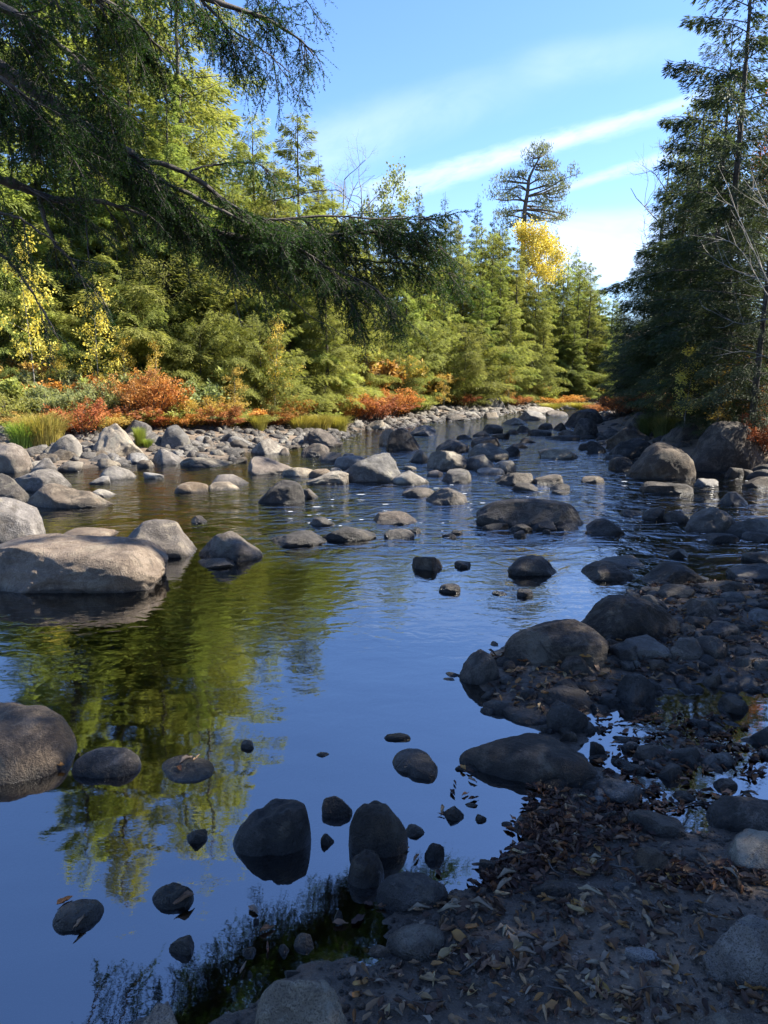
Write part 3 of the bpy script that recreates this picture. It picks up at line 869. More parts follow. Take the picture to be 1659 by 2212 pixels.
# ---- pool rocks
for k, (a_, b_, c_, d_, l_) in enumerate([
    (1361, 1438, 1608, 1650, 'flat dark stone in the middle of the shallow pool'), (1324, 1377, 1587, 1606, 'small flat stone at the top of the shallow pool'),
    (1321, 1363, 1636, 1656, 'small tilted stone left in the shallow pool'), (1349, 1396, 1647, 1673, 'wet flat stone below the middle stone of the pool'),
    (1419, 1476, 1645, 1688, 'black rounded stone of the pool with leaves behind'), (1461, 1509, 1624, 1658, 'grey stone ringed by water in the pool'),
    (1619, 1700, 1565, 1617, 'dark rock at the right edge of the pool'), (1541, 1596, 1680, 1712, 'pair of thin flat stones at the right of the pool'),
    (1554, 1622, 1506, 1545, 'wet dark rock at the upper right of the pool'), (1576, 1668, 1457, 1496, 'flat grey rock above the pool at the right edge'),
    (1521, 1562, 1451, 1485, 'small dark rock above the pool'), (1574, 1628, 1413, 1458, 'black ball-like rock near the right edge of the spit'),
    (1446, 1545, 1420, 1459, 'low dark oblong rock in the middle of the spit'), (1439, 1525, 1377, 1427, 'dark rock below the right end of the biggest dark boulder'),
    (1500, 1584, 1374, 1424, 'dark boulder in the centre of the stony spit'), (1569, 1619, 1367, 1393, 'small grey rock right of the centre boulder of the spit'),
    (1581, 1626, 1395, 1418, 'grey rock above the black ball-like one'), (1613, 1680, 1316, 1350, 'dark rock at the right edge in the middle of the spit'),
    (1474, 1548, 1327, 1357, 'dark flat rock below the brownish one of the spit'), (1512, 1598, 1342, 1380, 'grey broad rock above the centre boulder of the spit'),
    (1584, 1632, 1340, 1365, 'small tan-grey rock right of the broad grey one'), (1554, 1592, 1716, 1750, 'grey stone with a pale dead leaf on it, right of the pool'),
    (1620, 1690, 1420, 1452, 'grey rock at the right edge beside the black ball-like one'), (1450, 1500, 1706, 1732, 'dark stone awash at the bottom of the pool')]):
    rock(a_, b_, c_, d_, (D, G, D, D)[k % 4], l_)
# ---- left near water
slab([(-110, 1500), (60, 1494), (130, 1510), (155, 1545), (162, 1590), (135, 1640), (100, 1672), (40, 1690), (-110, 1686)], .15, D, 'large flat-topped dark boulder at the left edge in the calm water', seed=8)
slab([(154, 1666), (178, 1626), (225, 1601), (272, 1606), (306, 1642), (290, 1668), (240, 1679), (190, 1678)], .062, D, 'dark domed rock right of the large flat-topped boulder', seed=9)
slab([(352, 1642), (390, 1625), (430, 1632), (461, 1658), (455, 1677), (420, 1690), (375, 1688), (358, 1668)], .016, G, 'flat round rock with leaves on top, level with the water', seed=10)
rock(520, 551, 1595, 1619, G, 'small pale stone under the surface beside ripple rings')
rock(681, 713, 1623, 1635, W_, 'tiny dark stone alone in the blue water')
rock(399, 447, 1785, 1824, W_, 'small bumpy dark stone above and left of the large black pair', cuts=9)
slab([(503, 1795), (515, 1762), (560, 1736), (640, 1721), (668, 1734), (674, 1790), (645, 1826), (580, 1846), (515, 1838)], .135, W_, 'large black smooth boulder mirrored in the near water', seed=31, tilt=(.38, 0), e=3.6)
rock(695, 762, 1715, 1768, W_, 'small black rock behind the two large black stones', cuts=8)
slab([(752, 1800), (756, 1760), (790, 1735), (840, 1731), (875, 1758), (882, 1802), (865, 1836), (820, 1852), (770, 1842)], .135, W_, 'right of two large black stones, squarish', seed=32, tilt=(-.1, .1), e=3.4)
slab([(750, 1885), (775, 1846), (810, 1829), (828, 1850), (826, 1890), (800, 1917), (765, 1914)], .085, W_, 'black rounded rock leaning on the front of the squarish one', seed=33)
rock(692, 722, 1796, 1827, W_, 'tiny black cube-like stone with a leaf, left of the squarish stone', e=3.5)
slab([(113, 1992), (138, 1950), (175, 1931), (226, 1945), (215, 1968), (185, 1999), (150, 2011), (120, 2009)], .036, W_, 'dark rock with two tan leaves, far left in the near water', seed=11)
slab([(330, 1922), (350, 1903), (400, 1908), (419, 1916), (410, 1952), (385, 1961), (340, 1956)], .038, W_, 'dark rock with one brown leaf on its right side', seed=12)
rock(366, 418, 2012, 2064, G, 'round grey stone above the dark tree reflection')
rock(521, 552, 2042, 2069, W_, 'small oval stone, left of three in a row')
rock(601, 625, 2036, 2063, W_, 'small egg-shaped stone, middle of three in a row')
rock(634, 681, 2015, 2058, W_, 'angular small stone, right of three in a row', cuts=9)
rock(719, 741, 1964, 1992, W_, 'tiny stone with a leaf above the three in a row', cuts=9)
rock(547, 560, 1980, 1996, W_, 'tiny pale stone with a leaf in the near water')
rock(535, 545, 2096, 2110, W_, 'tiniest dark stone near the bottom of the water')
rock(543, 754, 2097, 2330, L_, 'smooth grey boulder at the bottom edge, half on the shore', e=2.6, cuts=4, dmin=.82, seed=75, depth=.7)
rock(288, 402, 2168, 2290, T, 'beige chipped boulder at the bottom edge', cuts=9, dmin=.6, seed=76)
rock(574, 612, 2122, 2152, W_, 'small dark stone left of the smooth grey boulder')
rock(612, 650, 2092, 2116, W_, 'small wet stone behind the smooth grey boulder')
rock(792, 850, 2040, 2068, T, 'low tan stone left of the smooth wedge-shaped stone')
rock(720, 760, 2175, 2205, D, 'small dark stone right of the smooth grey boulder')
# ---- right bank boulders, dark stone colour standing in for their shade
rock(1484, 1658, 906, 1022, D, 'giant rounded boulder with a grey speckled crown on the right bank', e=2.6, cuts=4, dmin=.82, prof=[.35, .7, .95, 1, .98, .9, .7], depth=.7, seed=81)
rock(1356, 1503, 953, 1037, D, 'large blue-black rounded boulder at the water in front of the giant one', e=2.5, cuts=4, dmin=.82, prof=[.35, .7, .95, 1, .95, .75], depth=.7, seed=82)
rock(1313, 1436, 945, 992, D, 'long wavy-topped dark boulder left of the blue-black one', e=2.9, prof=[.7, .95, .9, 1, .85, .5], depth=.6)
rock(1311, 1422, 917, 964, D, 'brown-grey domed boulder behind the wavy-topped one', prof=[.7, 1, 1, .85, .6, .35])
rock(1320, 1381, 981, 1018, D, 'dark low rock at the foot of the wavy-topped boulder')
rock(1208, 1322, 882, 924, D, 'black massive boulder closing the river view at the far right', e=2.7, prof=[.45, .8, .95, 1, 1, .8], seed=85)
rock(1234, 1296, 903, 946, D, 'black angular rock in front of the massive far one', cuts=10, dmin=.58)
rock(1438, 1518, 911, 954, D, 'grey rough rock between the grass tuft and the giant boulder', cuts=8)
rock(1342, 1426, 889, 928, D, 'grey rock behind the dark grass tuft')
rock(1444, 1502, 947, 968, D, 'low dark rock between the blue-black and giant boulders')
rock(1563, 1605, 1004, 1032, D, 'bluish angular stone below the giant boulder', cuts=8)
rock(1600, 1630, 1010, 1031, D, 'small stone right of the bluish angular one')
rock(1604, 1680, 1027, 1054, D, 'flat black rock at the right edge below the giant boulder')
rock(1624, 1690, 1002, 1032, D, 'dark rock at the right edge beside the giant boulder')
rock(1589, 1632, 1000, 1020, D, 'low rock wedged under the right end of the giant boulder')
rock(1290, 1342, 920, 948, D, 'dark rock left of the brown-grey domed boulder')
# ---- far river, dark ones in the riffle and pale ones on the bar
FR = [(1037, 1086, 912, 936, 'dark rock at the near end of the far shoal'), (1020, 1060, 928, 944, 'low dark rock left of the riffle head'), (1043, 1082, 918, 930, 'low rock beside the dark near-end rock of the shoal'),
      (1108, 1147, 915, 934, 'dark rounded rock in the far riffle'), (1140, 1192, 924, 942, 'flat dark rock in the far riffle'), (1180, 1252, 939, 953, 'long flat rock awash above the sunlit flat rock'),
      (1163, 1196, 911, 928, 'dark upright rock left of the black massive boulder'), (1194, 1227, 909, 930, 'dark rock touching the black massive boulder'), (1204, 1252, 926, 944, 'dark rock in front of the black massive boulder'),
      (1120, 1158, 943, 958, 'dark low rock mid riffle'), (1060, 1102, 932, 948, 'dark flat rock over the island'), (985, 1020, 936, 950, 'small dark rock at the left of the far riffle'),
      (1250, 1290, 955, 972, 'dark rock awash left of the right bank boulders'), (1090, 1122, 925, 939, 'small dark rock amid the far riffle')]
for a_, b_, c_, d_, l_ in FR: rock(a_, b_, c_, d_, D, l_)
FB = [(1079, 1140, 899, 918, 'pale split boulder on the far gravel bar'), (1118, 1180, 886, 908, 'long smooth pale rock on the far gravel bar'), (1040, 1102, 858, 888, 'big grey slab leaning under the far trees'),
      (1000, 1042, 886, 903, 'pale rock at the left of the far gravel bar'), (1045, 1078, 888, 903, 'pale rounded rock of the far gravel bar'), (1135, 1200, 878, 892, 'flat pale rock at the back of the far bar'),
      (940, 975, 888, 905, 'dark block at the edge of the far gravel bar'), (960, 1010, 893, 906, 'pale low rock right of the dark block of the far bar'), (915, 948, 896, 910, 'small grey rock left of the far bar'),
      (1180, 1225, 884, 898, 'grey rounded rock at the right of the far bar'), (880, 915, 868, 890, 'pale stone in front of the far orange bushes'), (1205, 1250, 872, 884, 'pale flat rock beyond the black massive boulder')]
for a_, b_, c_, d_, l_ in FB: rock(a_, b_, c_, d_, L_ if 'dark' not in l_ and 'grey' not in l_ else G, l_)

# ---- cobbles of the banks: each its own object, the rest one sheet of cobbles
rg = np.random.default_rng(5)
def shore_cobbles(n, xr, yr, size, mats, label, group, hmax=.75, poly=None):
    protos = []
    for k in range(5):
        p, f = rock_shape(900 + k + int(xr[0]) % 50, 3, 2.8, 11, .5, .85, .1)
        protos.append((p, f))
    made = {}
    k = 0
    tries = 0
    while k < n and tries < n * 30:
        tries += 1
        px, py = rg.uniform(*xr), rg.uniform(*yr)
        X, Y, Z = hit(px, py)
        h = hz(X, Y)
        if h < -.10 or h > hmax: continue
        a = rg.uniform(*size) * (1 if rg.random() < .8 else 1.5)
        if any((X - r[0]) ** 2 + (Y - r[1]) ** 2 < (0.8 * max(r[2], r[3])) ** 2 for r in ROCKS): continue
        q = rg.integers(5)
        mt = mats[rg.integers(len(mats))]
        if (q, mt) not in made:
            p, f = protos[q]
            v = p * np.array((1, .8, .5))
            made[(q, mt)] = mesh_from('cobble', v, f, M[mt], smooth=True)
        o = bpy.data.objects.new('cobble', made[(q, mt)])
        COL.objects.link(o)
        o.location = (X, Y, max(h, 0) + a * .12)
        o.scale = (a * rg.uniform(.8, 1.4), a, a * rg.uniform(.7, 1.2))
        o.rotation_euler = (rg.uniform(-.25, .25), rg.uniform(-.25, .25), rg.uniform(0, 6.28))
        tag(o, label, 'cobble', group)
        k += 1
shore_cobbles(50, (0, 640), (950, 1010), (.10, .20), ('rock_grey', 'rock_light', 'rock_grey'), 'fist to head sized grey stone among the larger rocks of the left shore', 'cobbles along the left shore')
shore_cobbles(30, (700, 1200), (885, 925), (.14, .28), ('rock_light', 'rock_light', 'rock_grey'), 'pale stone heaped with its like on the sunlit far gravel bar', 'cobbles of the far gravel bar')

def stone_field(name, label, n, sampler, sizes, mats, sub=1, kind='stuff', hrange=(-.08, .9), cut=True):
    g = [Geo() for _ in mats]
    pr = [rock_shape(700 + k, sub, 2.6, 9, .52, .85, .1) for k in range(8)]
    P = sampler(n)
    h = hfast(P)
    ok = (h > hrange[0]) & (h < hrange[1])
    P, h = P[ok], h[ok]
    for (x, y), z in zip(P, h):
        a = sizes[0] + (sizes[1] - sizes[0]) * rg.random() ** 2.5
        p, f = pr[rg.integers(8)]
        t = rg.uniform(0, 6.28)
        c, s = math.cos(t), math.sin(t)
        q = p * np.array((a * rg.uniform(.8, 1.5), a * .85, a * rg.uniform(.4, .75)))
        q = np.column_stack([q[:, 0] * c - q[:, 1] * s, q[:, 0] * s + q[:, 1] * c, q[:, 2]])
        g[rg.integers(len(mats))].add(q + np.array((x, y, z + a * .12)), f)
    # one object, several materials
    G_ = Geo(); mi = []
    me_v = []; me_f = []; off = 0
    for k, gg in enumerate(g):
        if not gg.v: continue
        v = np.concatenate(gg.v); f = np.concatenate(gg.f[3])
        me_v.append(v); me_f.append(f + off); off += len(v); mi.append(np.full(len(f), k, np.int32))
    me = mesh_from(name, np.concatenate(me_v), np.concatenate(me_f), [M[x] for x in mats], smooth=sub > 1)
    me.polygons.foreach_set('material_index', np.concatenate(mi))
    return tag(link(name, me), label, name.replace('_', ' '), kind='stuff')

def px_sampler(xr, yr):
    def f(n):
        return hit_n(rg.uniform(xr[0], xr[1], n), rg.uniform(yr[0], yr[1], n))
    return f
def near_poly(poly, dr, box):
    def f(n):
        P = np.column_stack([rg.uniform(box[0], box[1], n), rg.uniform(box[2], box[3], n)])
        d = sdist(P, poly)
        return P[(d > dr[0]) & (d < dr[1])]
    return f
stone_field('gravel', 'grey and pale stones filling the left shore between the rocks', 9000, near_poly(lbank_p, (-.5, 3.0), (-9, 6, 11, 26)), (.025, .14), ('rock_grey', 'rock_light', 'rock_grey', 'rock_dark'), sub=2, hrange=(-.12, .8))
stone_field('gravel', 'pale cobbles of the sunlit far gravel bar', 9000, near_poly(lbank_p, (-1.5, 5.0), (-2, 14, 22, 42)), (.05, .19), ('rock_light', 'rock_grey', 'rock_grey'), sub=2, hrange=(-.12, 1.0))
stone_field('gravel', 'dark stones at the foot of the right bank', 1400, near_poly(rbank_p, (-.6, 2.0), (3, 13, 8.5, 40)), (.05, .22), ('rock_dark', 'rock_grey'), sub=2, hrange=(-.12, .8))
stone_field('gravel', 'dark stones between the boulders of the spit', 2600, near_poly(spit_p, (-.12, 3), (.3, 5.5, 3.2, 6.5)), (.010, .060), ('rock_dark', 'rock_grey', 'rock_wet'), sub=2, hrange=(-.04, .4))
stone_field('gravel', 'fine gravel scattered over the muddy beach', 26000, near_poly(beach_p, (.02, 6), (-.8, 2.6, 1.3, 4.2)), (.002, .011), ('rock_dark', 'rock_grey', 'rock_tan'), sub=1, hrange=(0, .6))

stone_field('gravel', 'small rounded pebbles dotted over the muddy beach', 1300, near_poly(beach_p, (.04, 6), (-.8, 2.6, 1.3, 4.2)), (.006, .022), ('rock_dark', 'rock_grey', 'rock_tan', 'rock_grey'), sub=2, hrange=(0, .6))

stone_field('gravel', 'dark wet stones and grit crowding the shallow pool', 260, px_sampler((1280, 1700), (1500, 1760)), (.010, .050), ('rock_dark', 'rock_grey', 'rock_wet'), sub=2, hrange=(-.06, .2))
# ------------------------------------------------------------------ leaf litter
rl = np.random.default_rng(77)
def leaf_mesh(seed, mat, L=1.0):
    r = np.random.default_rng(seed)
    nu, nv = 7, 5
    u = np.linspace(0, 1, nu); v = np.linspace(-1, 1, nv)
    U, V = np.meshgrid(u, v, indexing='ij')
    w = r.uniform(.30, .46) * np.sin(PI * U ** .8) ** .8 * (1 - .25 * U)
    curl = r.uniform(.4, 4.6); bend = r.uniform(-1.2, 2.6)
    ang = V * curl
    y = w * np.where(abs(ang) > 1e-3, np.sin(ang) / np.maximum(curl, .05), V)
    z = w * (1 - np.cos(ang)) / max(curl, .05) * 1.0 + .10 * bend * (U - .5) ** 2 * 4 * .5
    x = U - .5 + .04 * r.normal(size=U.shape)
    z = z + .028 * r.normal(size=U.shape) + .05 * np.sin(U * 9 + seed) * V
    P = np.stack([x, y, z], -1).reshape(-1, 3)
    i = (np.arange(nu - 1)[:, None] * nv + np.arange(nv - 1)[None, :]).ravel()
    f = np.stack([i, i + 1, i + nv + 1, i + nv], -1)
    return P - np.array((0, 0, P[:, 2].min())), f

LM = [(leaf_mesh(500 + k, None), mt) for k, mt in enumerate(('lit_a', 'lit_b', 'lit_a', 'lit_c', 'lit_b', 'lit_d', 'lit_a', 'lit_b'))]
lab = {'lit_a': ('curled tan dead leaf lying on the dark mud of the beach', 'tan leaves on the beach'),
       'lit_b': ('dark brown wet dead leaf lying on the beach', 'brown leaves on the beach'),
       'lit_c': ('orange-brown curled dead leaf on the beach', 'orange leaves on the beach'),
       'lit_d': ('pale grey flattened dead leaf on the beach', 'pale leaves on the beach')}
leaf_me = [mesh_from('fallen_leaf', p, f, M[mt], np.full(len(p), .5), smooth=True) for (p, f), mt in LM]
def rock_top(X, Y):
    for (x, y, a, b, t) in ROCKS:
        if ((X - x) / a) ** 2 + ((Y - y) / b) ** 2 < 1: return True
    return False
zones = [((800, 1659), (1890, 2205), 150, (.035, .07)), ((1080, 1460), (1690, 1860), 60, (.035, .06)), ((760, 1120), (1900, 2150), 22, (.035, .06)), ((1090, 1560), (1430, 1530), 40, (.035, .06))]
cent = [(1420, 1990), (1440, 2080), (1620, 2120), (1300, 2140), (1180, 2060), (1230, 1960), (1480, 1900), (1350, 2200), (1040, 2080), (960, 1945), (1260, 1870), (1620, 1890)]
for zi, (xr, yr, n, sz) in enumerate(zones):
    k = 0
    while k < n:
        if zi == 0 and rl.random() < .78:
            c = cent[rl.integers(len(cent))]
            px, py = rl.normal(c[0], 30), rl.normal(c[1], 15)
        else:
            px, py = rl.uniform(*xr), rl.uniform(*yr)
        X, Y, Z = hit(px, py)
        h = hz(X, Y)
        if h < .006 or rock_top(X, Y): continue
        q = rl.integers(8)
        mt = LM[q][1]
        o = bpy.data.objects.new('fallen_leaf', leaf_me[q]); COL.objects.link(o)
        s = rl.uniform(*sz)
        o.location = (X, Y, h + .003)
        o.scale = (s, s * rl.uniform(.8, 1.3), s)
        o.rotation_euler = (rl.uniform(-.4, .4), rl.uniform(-.4, .4), rl.uniform(0, 6.28))
        l_, g_ = lab[mt]
        if zi == 3: l_, g_ = l_.replace('the beach', 'the stony spit').replace('of the stony spit', 'of the stony spit'), g_.replace('beach', 'stony spit')
        if zi == 1: l_, g_ = l_.replace('on the dark mud of the beach', 'in the drift of leaves below the triangular slab').replace('lying on the beach', 'lying in the drift of leaves below the triangular slab').replace('on the beach', 'in the drift of leaves below the triangular slab'), g_.replace('on the beach', 'in the leaf drift')
        tag(o, l_, 'leaf', g_)
        k += 1
def litter(label, n, sampler, sz, hr, lift=.004, tilt=.5, mats=('lit_a', 'lit_b', 'lit_c', 'lit_b', 'lit_d')):
    P = sampler(n); h = hfast(P)
    ok = (h > hr[0]) & (h < hr[1])
    P, h = P[ok], np.maximum(h[ok], 0)
    vs, fs, mi, off = [], [], [], 0
    for (x, y), z in zip(P, h):
        q = rl.integers(8)
        (p, f), _ = LM[q]
        m_ = rl.integers(len(mats))
        s = rl.uniform(*sz); t = rl.uniform(0, 6.28); c, s_ = math.cos(t), math.sin(t)
        tx, ty = rl.uniform(-tilt, tilt, 2)
        v = p * s
        v = np.column_stack([v[:, 0] * c - v[:, 1] * s_, v[:, 0] * s_ + v[:, 1] * c, v[:, 2] + v[:, 0] * tx + v[:, 1] * ty])
        vs.append(v + np.array((x, y, z + lift + abs(tx) * s * .3))); fs.append(f + off); off += len(v); mi.append(np.full(len(f), m_, np.int32))
    me = mesh_from('leaf_litter', np.concatenate(vs), np.concatenate(fs), [M[x] for x in mats], np.repeat(rl.random(len(vs)), 35), smooth=True)
    me.polygons.foreach_set('material_index', np.concatenate(mi))
    tag(link('leaf_litter', me), label, 'leaf litter', kind='stuff')
def clusters(cs):
    def f(n):
        k = rl.integers(len(cs), size=n); c = np.array(cs, float)[k]
        return hit_n(c[:, 0] + rl.normal(size=n) * c[:, 2], c[:, 1] + rl.normal(size=n) * c[:, 3])
    return f
def mixs(*s):
    def f(n): return np.vstack([q(int(n * w)) for q, w in s])
    return f
litter('brown and tan leaves drifted between the rocks of the spit', 5200, near_poly(spit_p, (-.03, 3), (.5, 5.0, 3.3, 6.5)), (.03, .06), (.003, .4), mats=('lit_b', 'lit_b', 'lit_a', 'lit_b', 'lit_c'))
litter('sodden brown leaves matted along the edge of the beach', 760, clusters([(1150, 1720, 50, 18), (1220, 1760, 60, 26), (1160, 1800, 45, 30), (1290, 1800, 70, 25), (1120, 1850, 40, 22), (1080, 1900, 45, 14), (1420, 1760, 60, 22), (1230, 1850, 80, 20), (1350, 1760, 80, 20), (1500, 1900, 70, 22)]), (.03, .055), (-.004, .4), tilt=.25, mats=('lit_b', 'lit_b', 'lit_b', 'lit_b', 'lit_b', 'lit_a', 'lit_c'))
litter('thin scatter of leaf scraps and needles over the mud', 750, px_sampler((760, 1700), (1850, 2212)), (.016, .042), (.005, .6))
litter('few leaves afloat in the shallows beside the beach', 90, near_poly(beach_p, (-.28, -.01), (-.4, 1.4, 1.6, 3.4)), (.03, .055), (-.2, 0.0), lift=.004, tilt=.02, mats=('lit_a', 'lit_d', 'lit_b'))
litter('dark leaves soaking in the shallow pool', 480, px_sampler((1290, 1700), (1540, 1760)), (.03, .055), (-.035, .2), lift=.003, tilt=.12, mats=('lit_b', 'lit_b', 'lit_a', 'lit_b', 'lit_c'))
litter('leaves lying under the shrubs of the left bank', 3500, near_poly(lbank_p, (2.2, 9), (-14, 9, 12, 34)), (.06, .12), (.2, 3), mats=('lit_a', 'lit_c', 'lit_b'))

bpy.context.view_layer.update()
_dg = bpy.context.evaluated_depsgraph_get()
def leaf_on(px, py, z, size, q, label):
    ok_, hp_, hn_, _i, _o, _m = SC.ray_cast(_dg, Vector((0, 0, CAMZ)), Vector(ray(px, py)).normalized())
    x, y, z = (hp_.x, hp_.y, hp_.z + .003) if ok_ else (*gpt(px, py, z), z)
    o = bpy.data.objects.new('fallen_leaf', leaf_me[q]); COL.objects.link(o)
    o.location = (x, y, z); o.scale = (size, size, size); o.rotation_euler = (rl.uniform(-.2, .2), rl.uniform(-.2, .2), rl.uniform(0, 6.28))
    tag(o, label, 'leaf')
for a in [(402, 1646, .03, .075, 5, 'pale crumpled leaf on the flat round rock'), (388, 1664, .03, .05, 3, 'orange leaf on the flat round rock'), (424, 1640, .03, .05, 0, 'tan leaf at the back of the flat round rock'),
          (1165, 1530, .045, .085, 0, 'broad tan leaf on the flat dark slab by the calm water'), (172, 1998, .03, .06, 0, 'tan leaf at the front of the dark rock far left'), (140, 1950, .05, .05, 3, 'orange-tan leaf on the back of the dark rock far left'),
          (398, 1946, .04, .065, 6, 'tan leaf hanging on the right side of the small dark rock'), (1262, 1421, .12, .08, 3, 'yellow-orange leaf between the rocks in the middle of the spit'), (1130, 1430, .02, .07, 3, 'yellow leaf at the foot of the big domed boulder'),
          (1180, 1500, .03, .06, 3, 'yellow leaf in the litter of the spit'), (1090, 1915, .05, .07, 5, 'large pale leaf lying flat by the water edge'), (1275, 1930, .05, .075, 5, 'large pale leaf on the mud below the drift'),
          (905, 1968, .03, .07, 5, 'pale crumpled leaf touching the dark oval stone'), (970, 1968, .03, .075, 5, 'pale broad leaf right of the dark oval stone'), (1040, 1960, .035, .08, 5, 'broad silvery leaf on the wet mud'),
          (1000, 1660, .03, .04, 3, 'tan leaf at the tip of the triangular slab'), (128, 1655, .05, .045, 3, 'tan leaf at the foot of the large flat-topped boulder'), (955, 1752, .02, .05, 6, 'tan leaf left of the small rough dark stone'),
          (1095, 1895, .006, .08, 5, 'pale leaf afloat right of the small round stone'), (1135, 2062, .10, .055, 5, 'pale ragged leaf standing on the mud'), (1165, 1705, .03, .06, 3, 'rust leaf below the triangular slab')]:
    leaf_on(*a)

def twig(pts, r, label):
    w_ = np.array([(*gpt(x, y, .03), 0) for x, y in pts])
    w_[:, 2] = hfast(w_[:, :2]) + r + .004 + np.abs(np.sin(np.arange(len(pts)) * 2.1)) * .008
    w_[:, 2] = np.maximum(w_[:, 2], .006)
    g = Geo(); q = smooth_line(w_, 14)
    tube(g, q, np.linspace(r, r * .35, 14), 5)
    for k in (5, 9):
        d = unit(q[k + 1] - q[k] + np.array((.02, .03, .0)) * (1 if k == 5 else -1))
        tube(g, np.array([q[k], q[k] + d * .03, q[k] + d * .055]), np.array((r * .5, r * .35, r * .2)), 4)
    o = link('twig', g.mesh('twig', M['bark'], True)); tag(o, label, 'twig', 'fallen twigs on the beach')
for a in [([(990, 2105), (1040, 2080), (1070, 2062)], .003, 'thin twig on the mud right of the wedge-shaped stone'), ([(1060, 1850), (1100, 1843), (1160, 1836)], .005, 'stick lying from the shallows into the leaf drift'),
          ([(1380, 1960), (1430, 1985), (1470, 1975)], .003, 'twig in the middle of the beach'), ([(1180, 2150), (1240, 2165), (1290, 2150)], .003, 'twig below the pale round pebble'),
          ([(1500, 2050), (1530, 2100), (1525, 2150)], .003, 'twig in front of the big blue-grey boulder'), ([(1300, 1870), (1370, 1885), (1450, 1868)], .004, 'forked twig below the buried dark rock'),
          ([(1440, 1735), (1530, 1720), (1620, 1735)], .004, 'long stick along the inner edge of the pool'), ([(1350, 2180), (1400, 2165), (1460, 2185)], .003, 'twig near the bottom right boulder'),
          ([(860, 2150), (900, 2175), (960, 2170)], .003, 'twig on the mud near the bottom of the beach'), ([(1180, 1840), (1200, 1880), (1260, 1900)], .003, 'twig crossing the leaf drift')]:
    twig(*a)

# ------------------------------------------------------------------ generic trees
UP = np.array((0, 0, 1.0))
def conifer_mesh(seed, h, r, n_el, el=(.16, .045), t0=.06, droop=.35, rise=.15, shape=1.0, nbr=110, clump=7, gap=.12, trunk_r=None, mat='hem', tip=.03, sub=1.0, wid=.36):
    """trunk geometry and crown geometry of a conifer; branches in flat drooping sprays"""
    r_ = np.random.default_rng(seed)
    tr = Geo()
    lean = r_.normal(0, .012, 2)
    zs = np.linspace(0, h, 14)
    tp = np.column_stack([lean[0] * zs + .02 * np.sin(zs), lean[1] * zs, zs])
    rr = (trunk_r or h * .014) * (1 - zs / h * .96)
    rr[0] *= 1.3
    tube(tr, tp, rr, 8)
    nb = nbr
    t = t0 + (1 - t0 - .01) * (np.arange(nb) + r_.random(nb)) / nb
    az = np.arange(nb) * 2.399 + r_.normal(0, .35, nb)
    prof = ((1 - t) ** shape) * (np.minimum(1, (t - t0 + .12) / .2))
    # some sectors and levels reach further than others
    wob = 1 + .28 * np.sin(az * 2 + r_.uniform(0, 6)) * np.sin(t * 11 + r_.uniform(0, 6)) + r_.normal(0, .17, nb)
    BL = r * (prof * wob + tip)
    BL = np.maximum(BL, .04)
    BL[r_.random(nb) < gap] *= .45
    bd = np.stack([np.cos(az), np.sin(az), np.zeros(nb)], 1)
    base = np.stack([np.interp(t * h, zs, tp[:, 0]), np.interp(t * h, zs, tp[:, 1]), t * h], 1)
    up_ = rise + .55 * t ** 2 + r_.normal(0, .07, nb)
    dr = droop * (1 - .5 * t) + r_.normal(0, .06, nb)
    def bp(b, s):
        z = (up_[b] * s - dr[b] * s * s) * BL[b]
        return base[b] + bd[b] * (s * BL[b])[:, None] + UP * z[:, None]
    for b in range(0, nb, 1):
        if BL[b] < .15: continue
        s = np.linspace(0, .92, 5)
        p = bp(np.full(5, b), s)
        tube(tr, p, (trunk_r or h * .014) * .16 * (1 - s * .8) * min(1, BL[b] / r + .3), 3)
    wgt = BL ** 1.55; wgt /= wgt.sum()
    b = r_.choice(nb, n_el, p=wgt)
    K = np.maximum(3, (BL[b] / (r * .085)).astype(int))
    s0 = (np.floor(r_.random(n_el) ** .75 * K) + .5) / K
    side = np.where(r_.random(n_el) < .5, -1, 1)
    bs_ = np.clip(s0 + .03 * side / K * 5, .02, 1)
    tl = BL[b] * wid * (1.15 - s0) ** .8 + .10 * r * .3
    u = r_.random(n_el) ** .8
    jit = r_.normal(size=(n_el, 3))
    sd = np.stack([-bd[b][:, 1], bd[b][:, 0], np.zeros(n_el)], 1) * side[:, None]
    td = unit(bd[b] * .75 + sd * .8 - UP * (.25 + .35 * droop)) 
    pos = bp(b, bs_) + td * (tl * u)[:, None] - UP * (tl * u * u * .30)[:, None] + jit * (.012 * r)
    d = unit(td * .7 + bd[b] * .35 + jit * .26 - UP * .16)
    nrm = unit(UP + r_.normal(size=(n_el, 3)) * .38)
    cr = Geo()
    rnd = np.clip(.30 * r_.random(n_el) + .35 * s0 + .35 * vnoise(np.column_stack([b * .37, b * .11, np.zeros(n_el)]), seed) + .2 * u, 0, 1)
    sc = r_.uniform(.6, 1.35, n_el)
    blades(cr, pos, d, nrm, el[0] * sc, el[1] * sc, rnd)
    return tr, cr

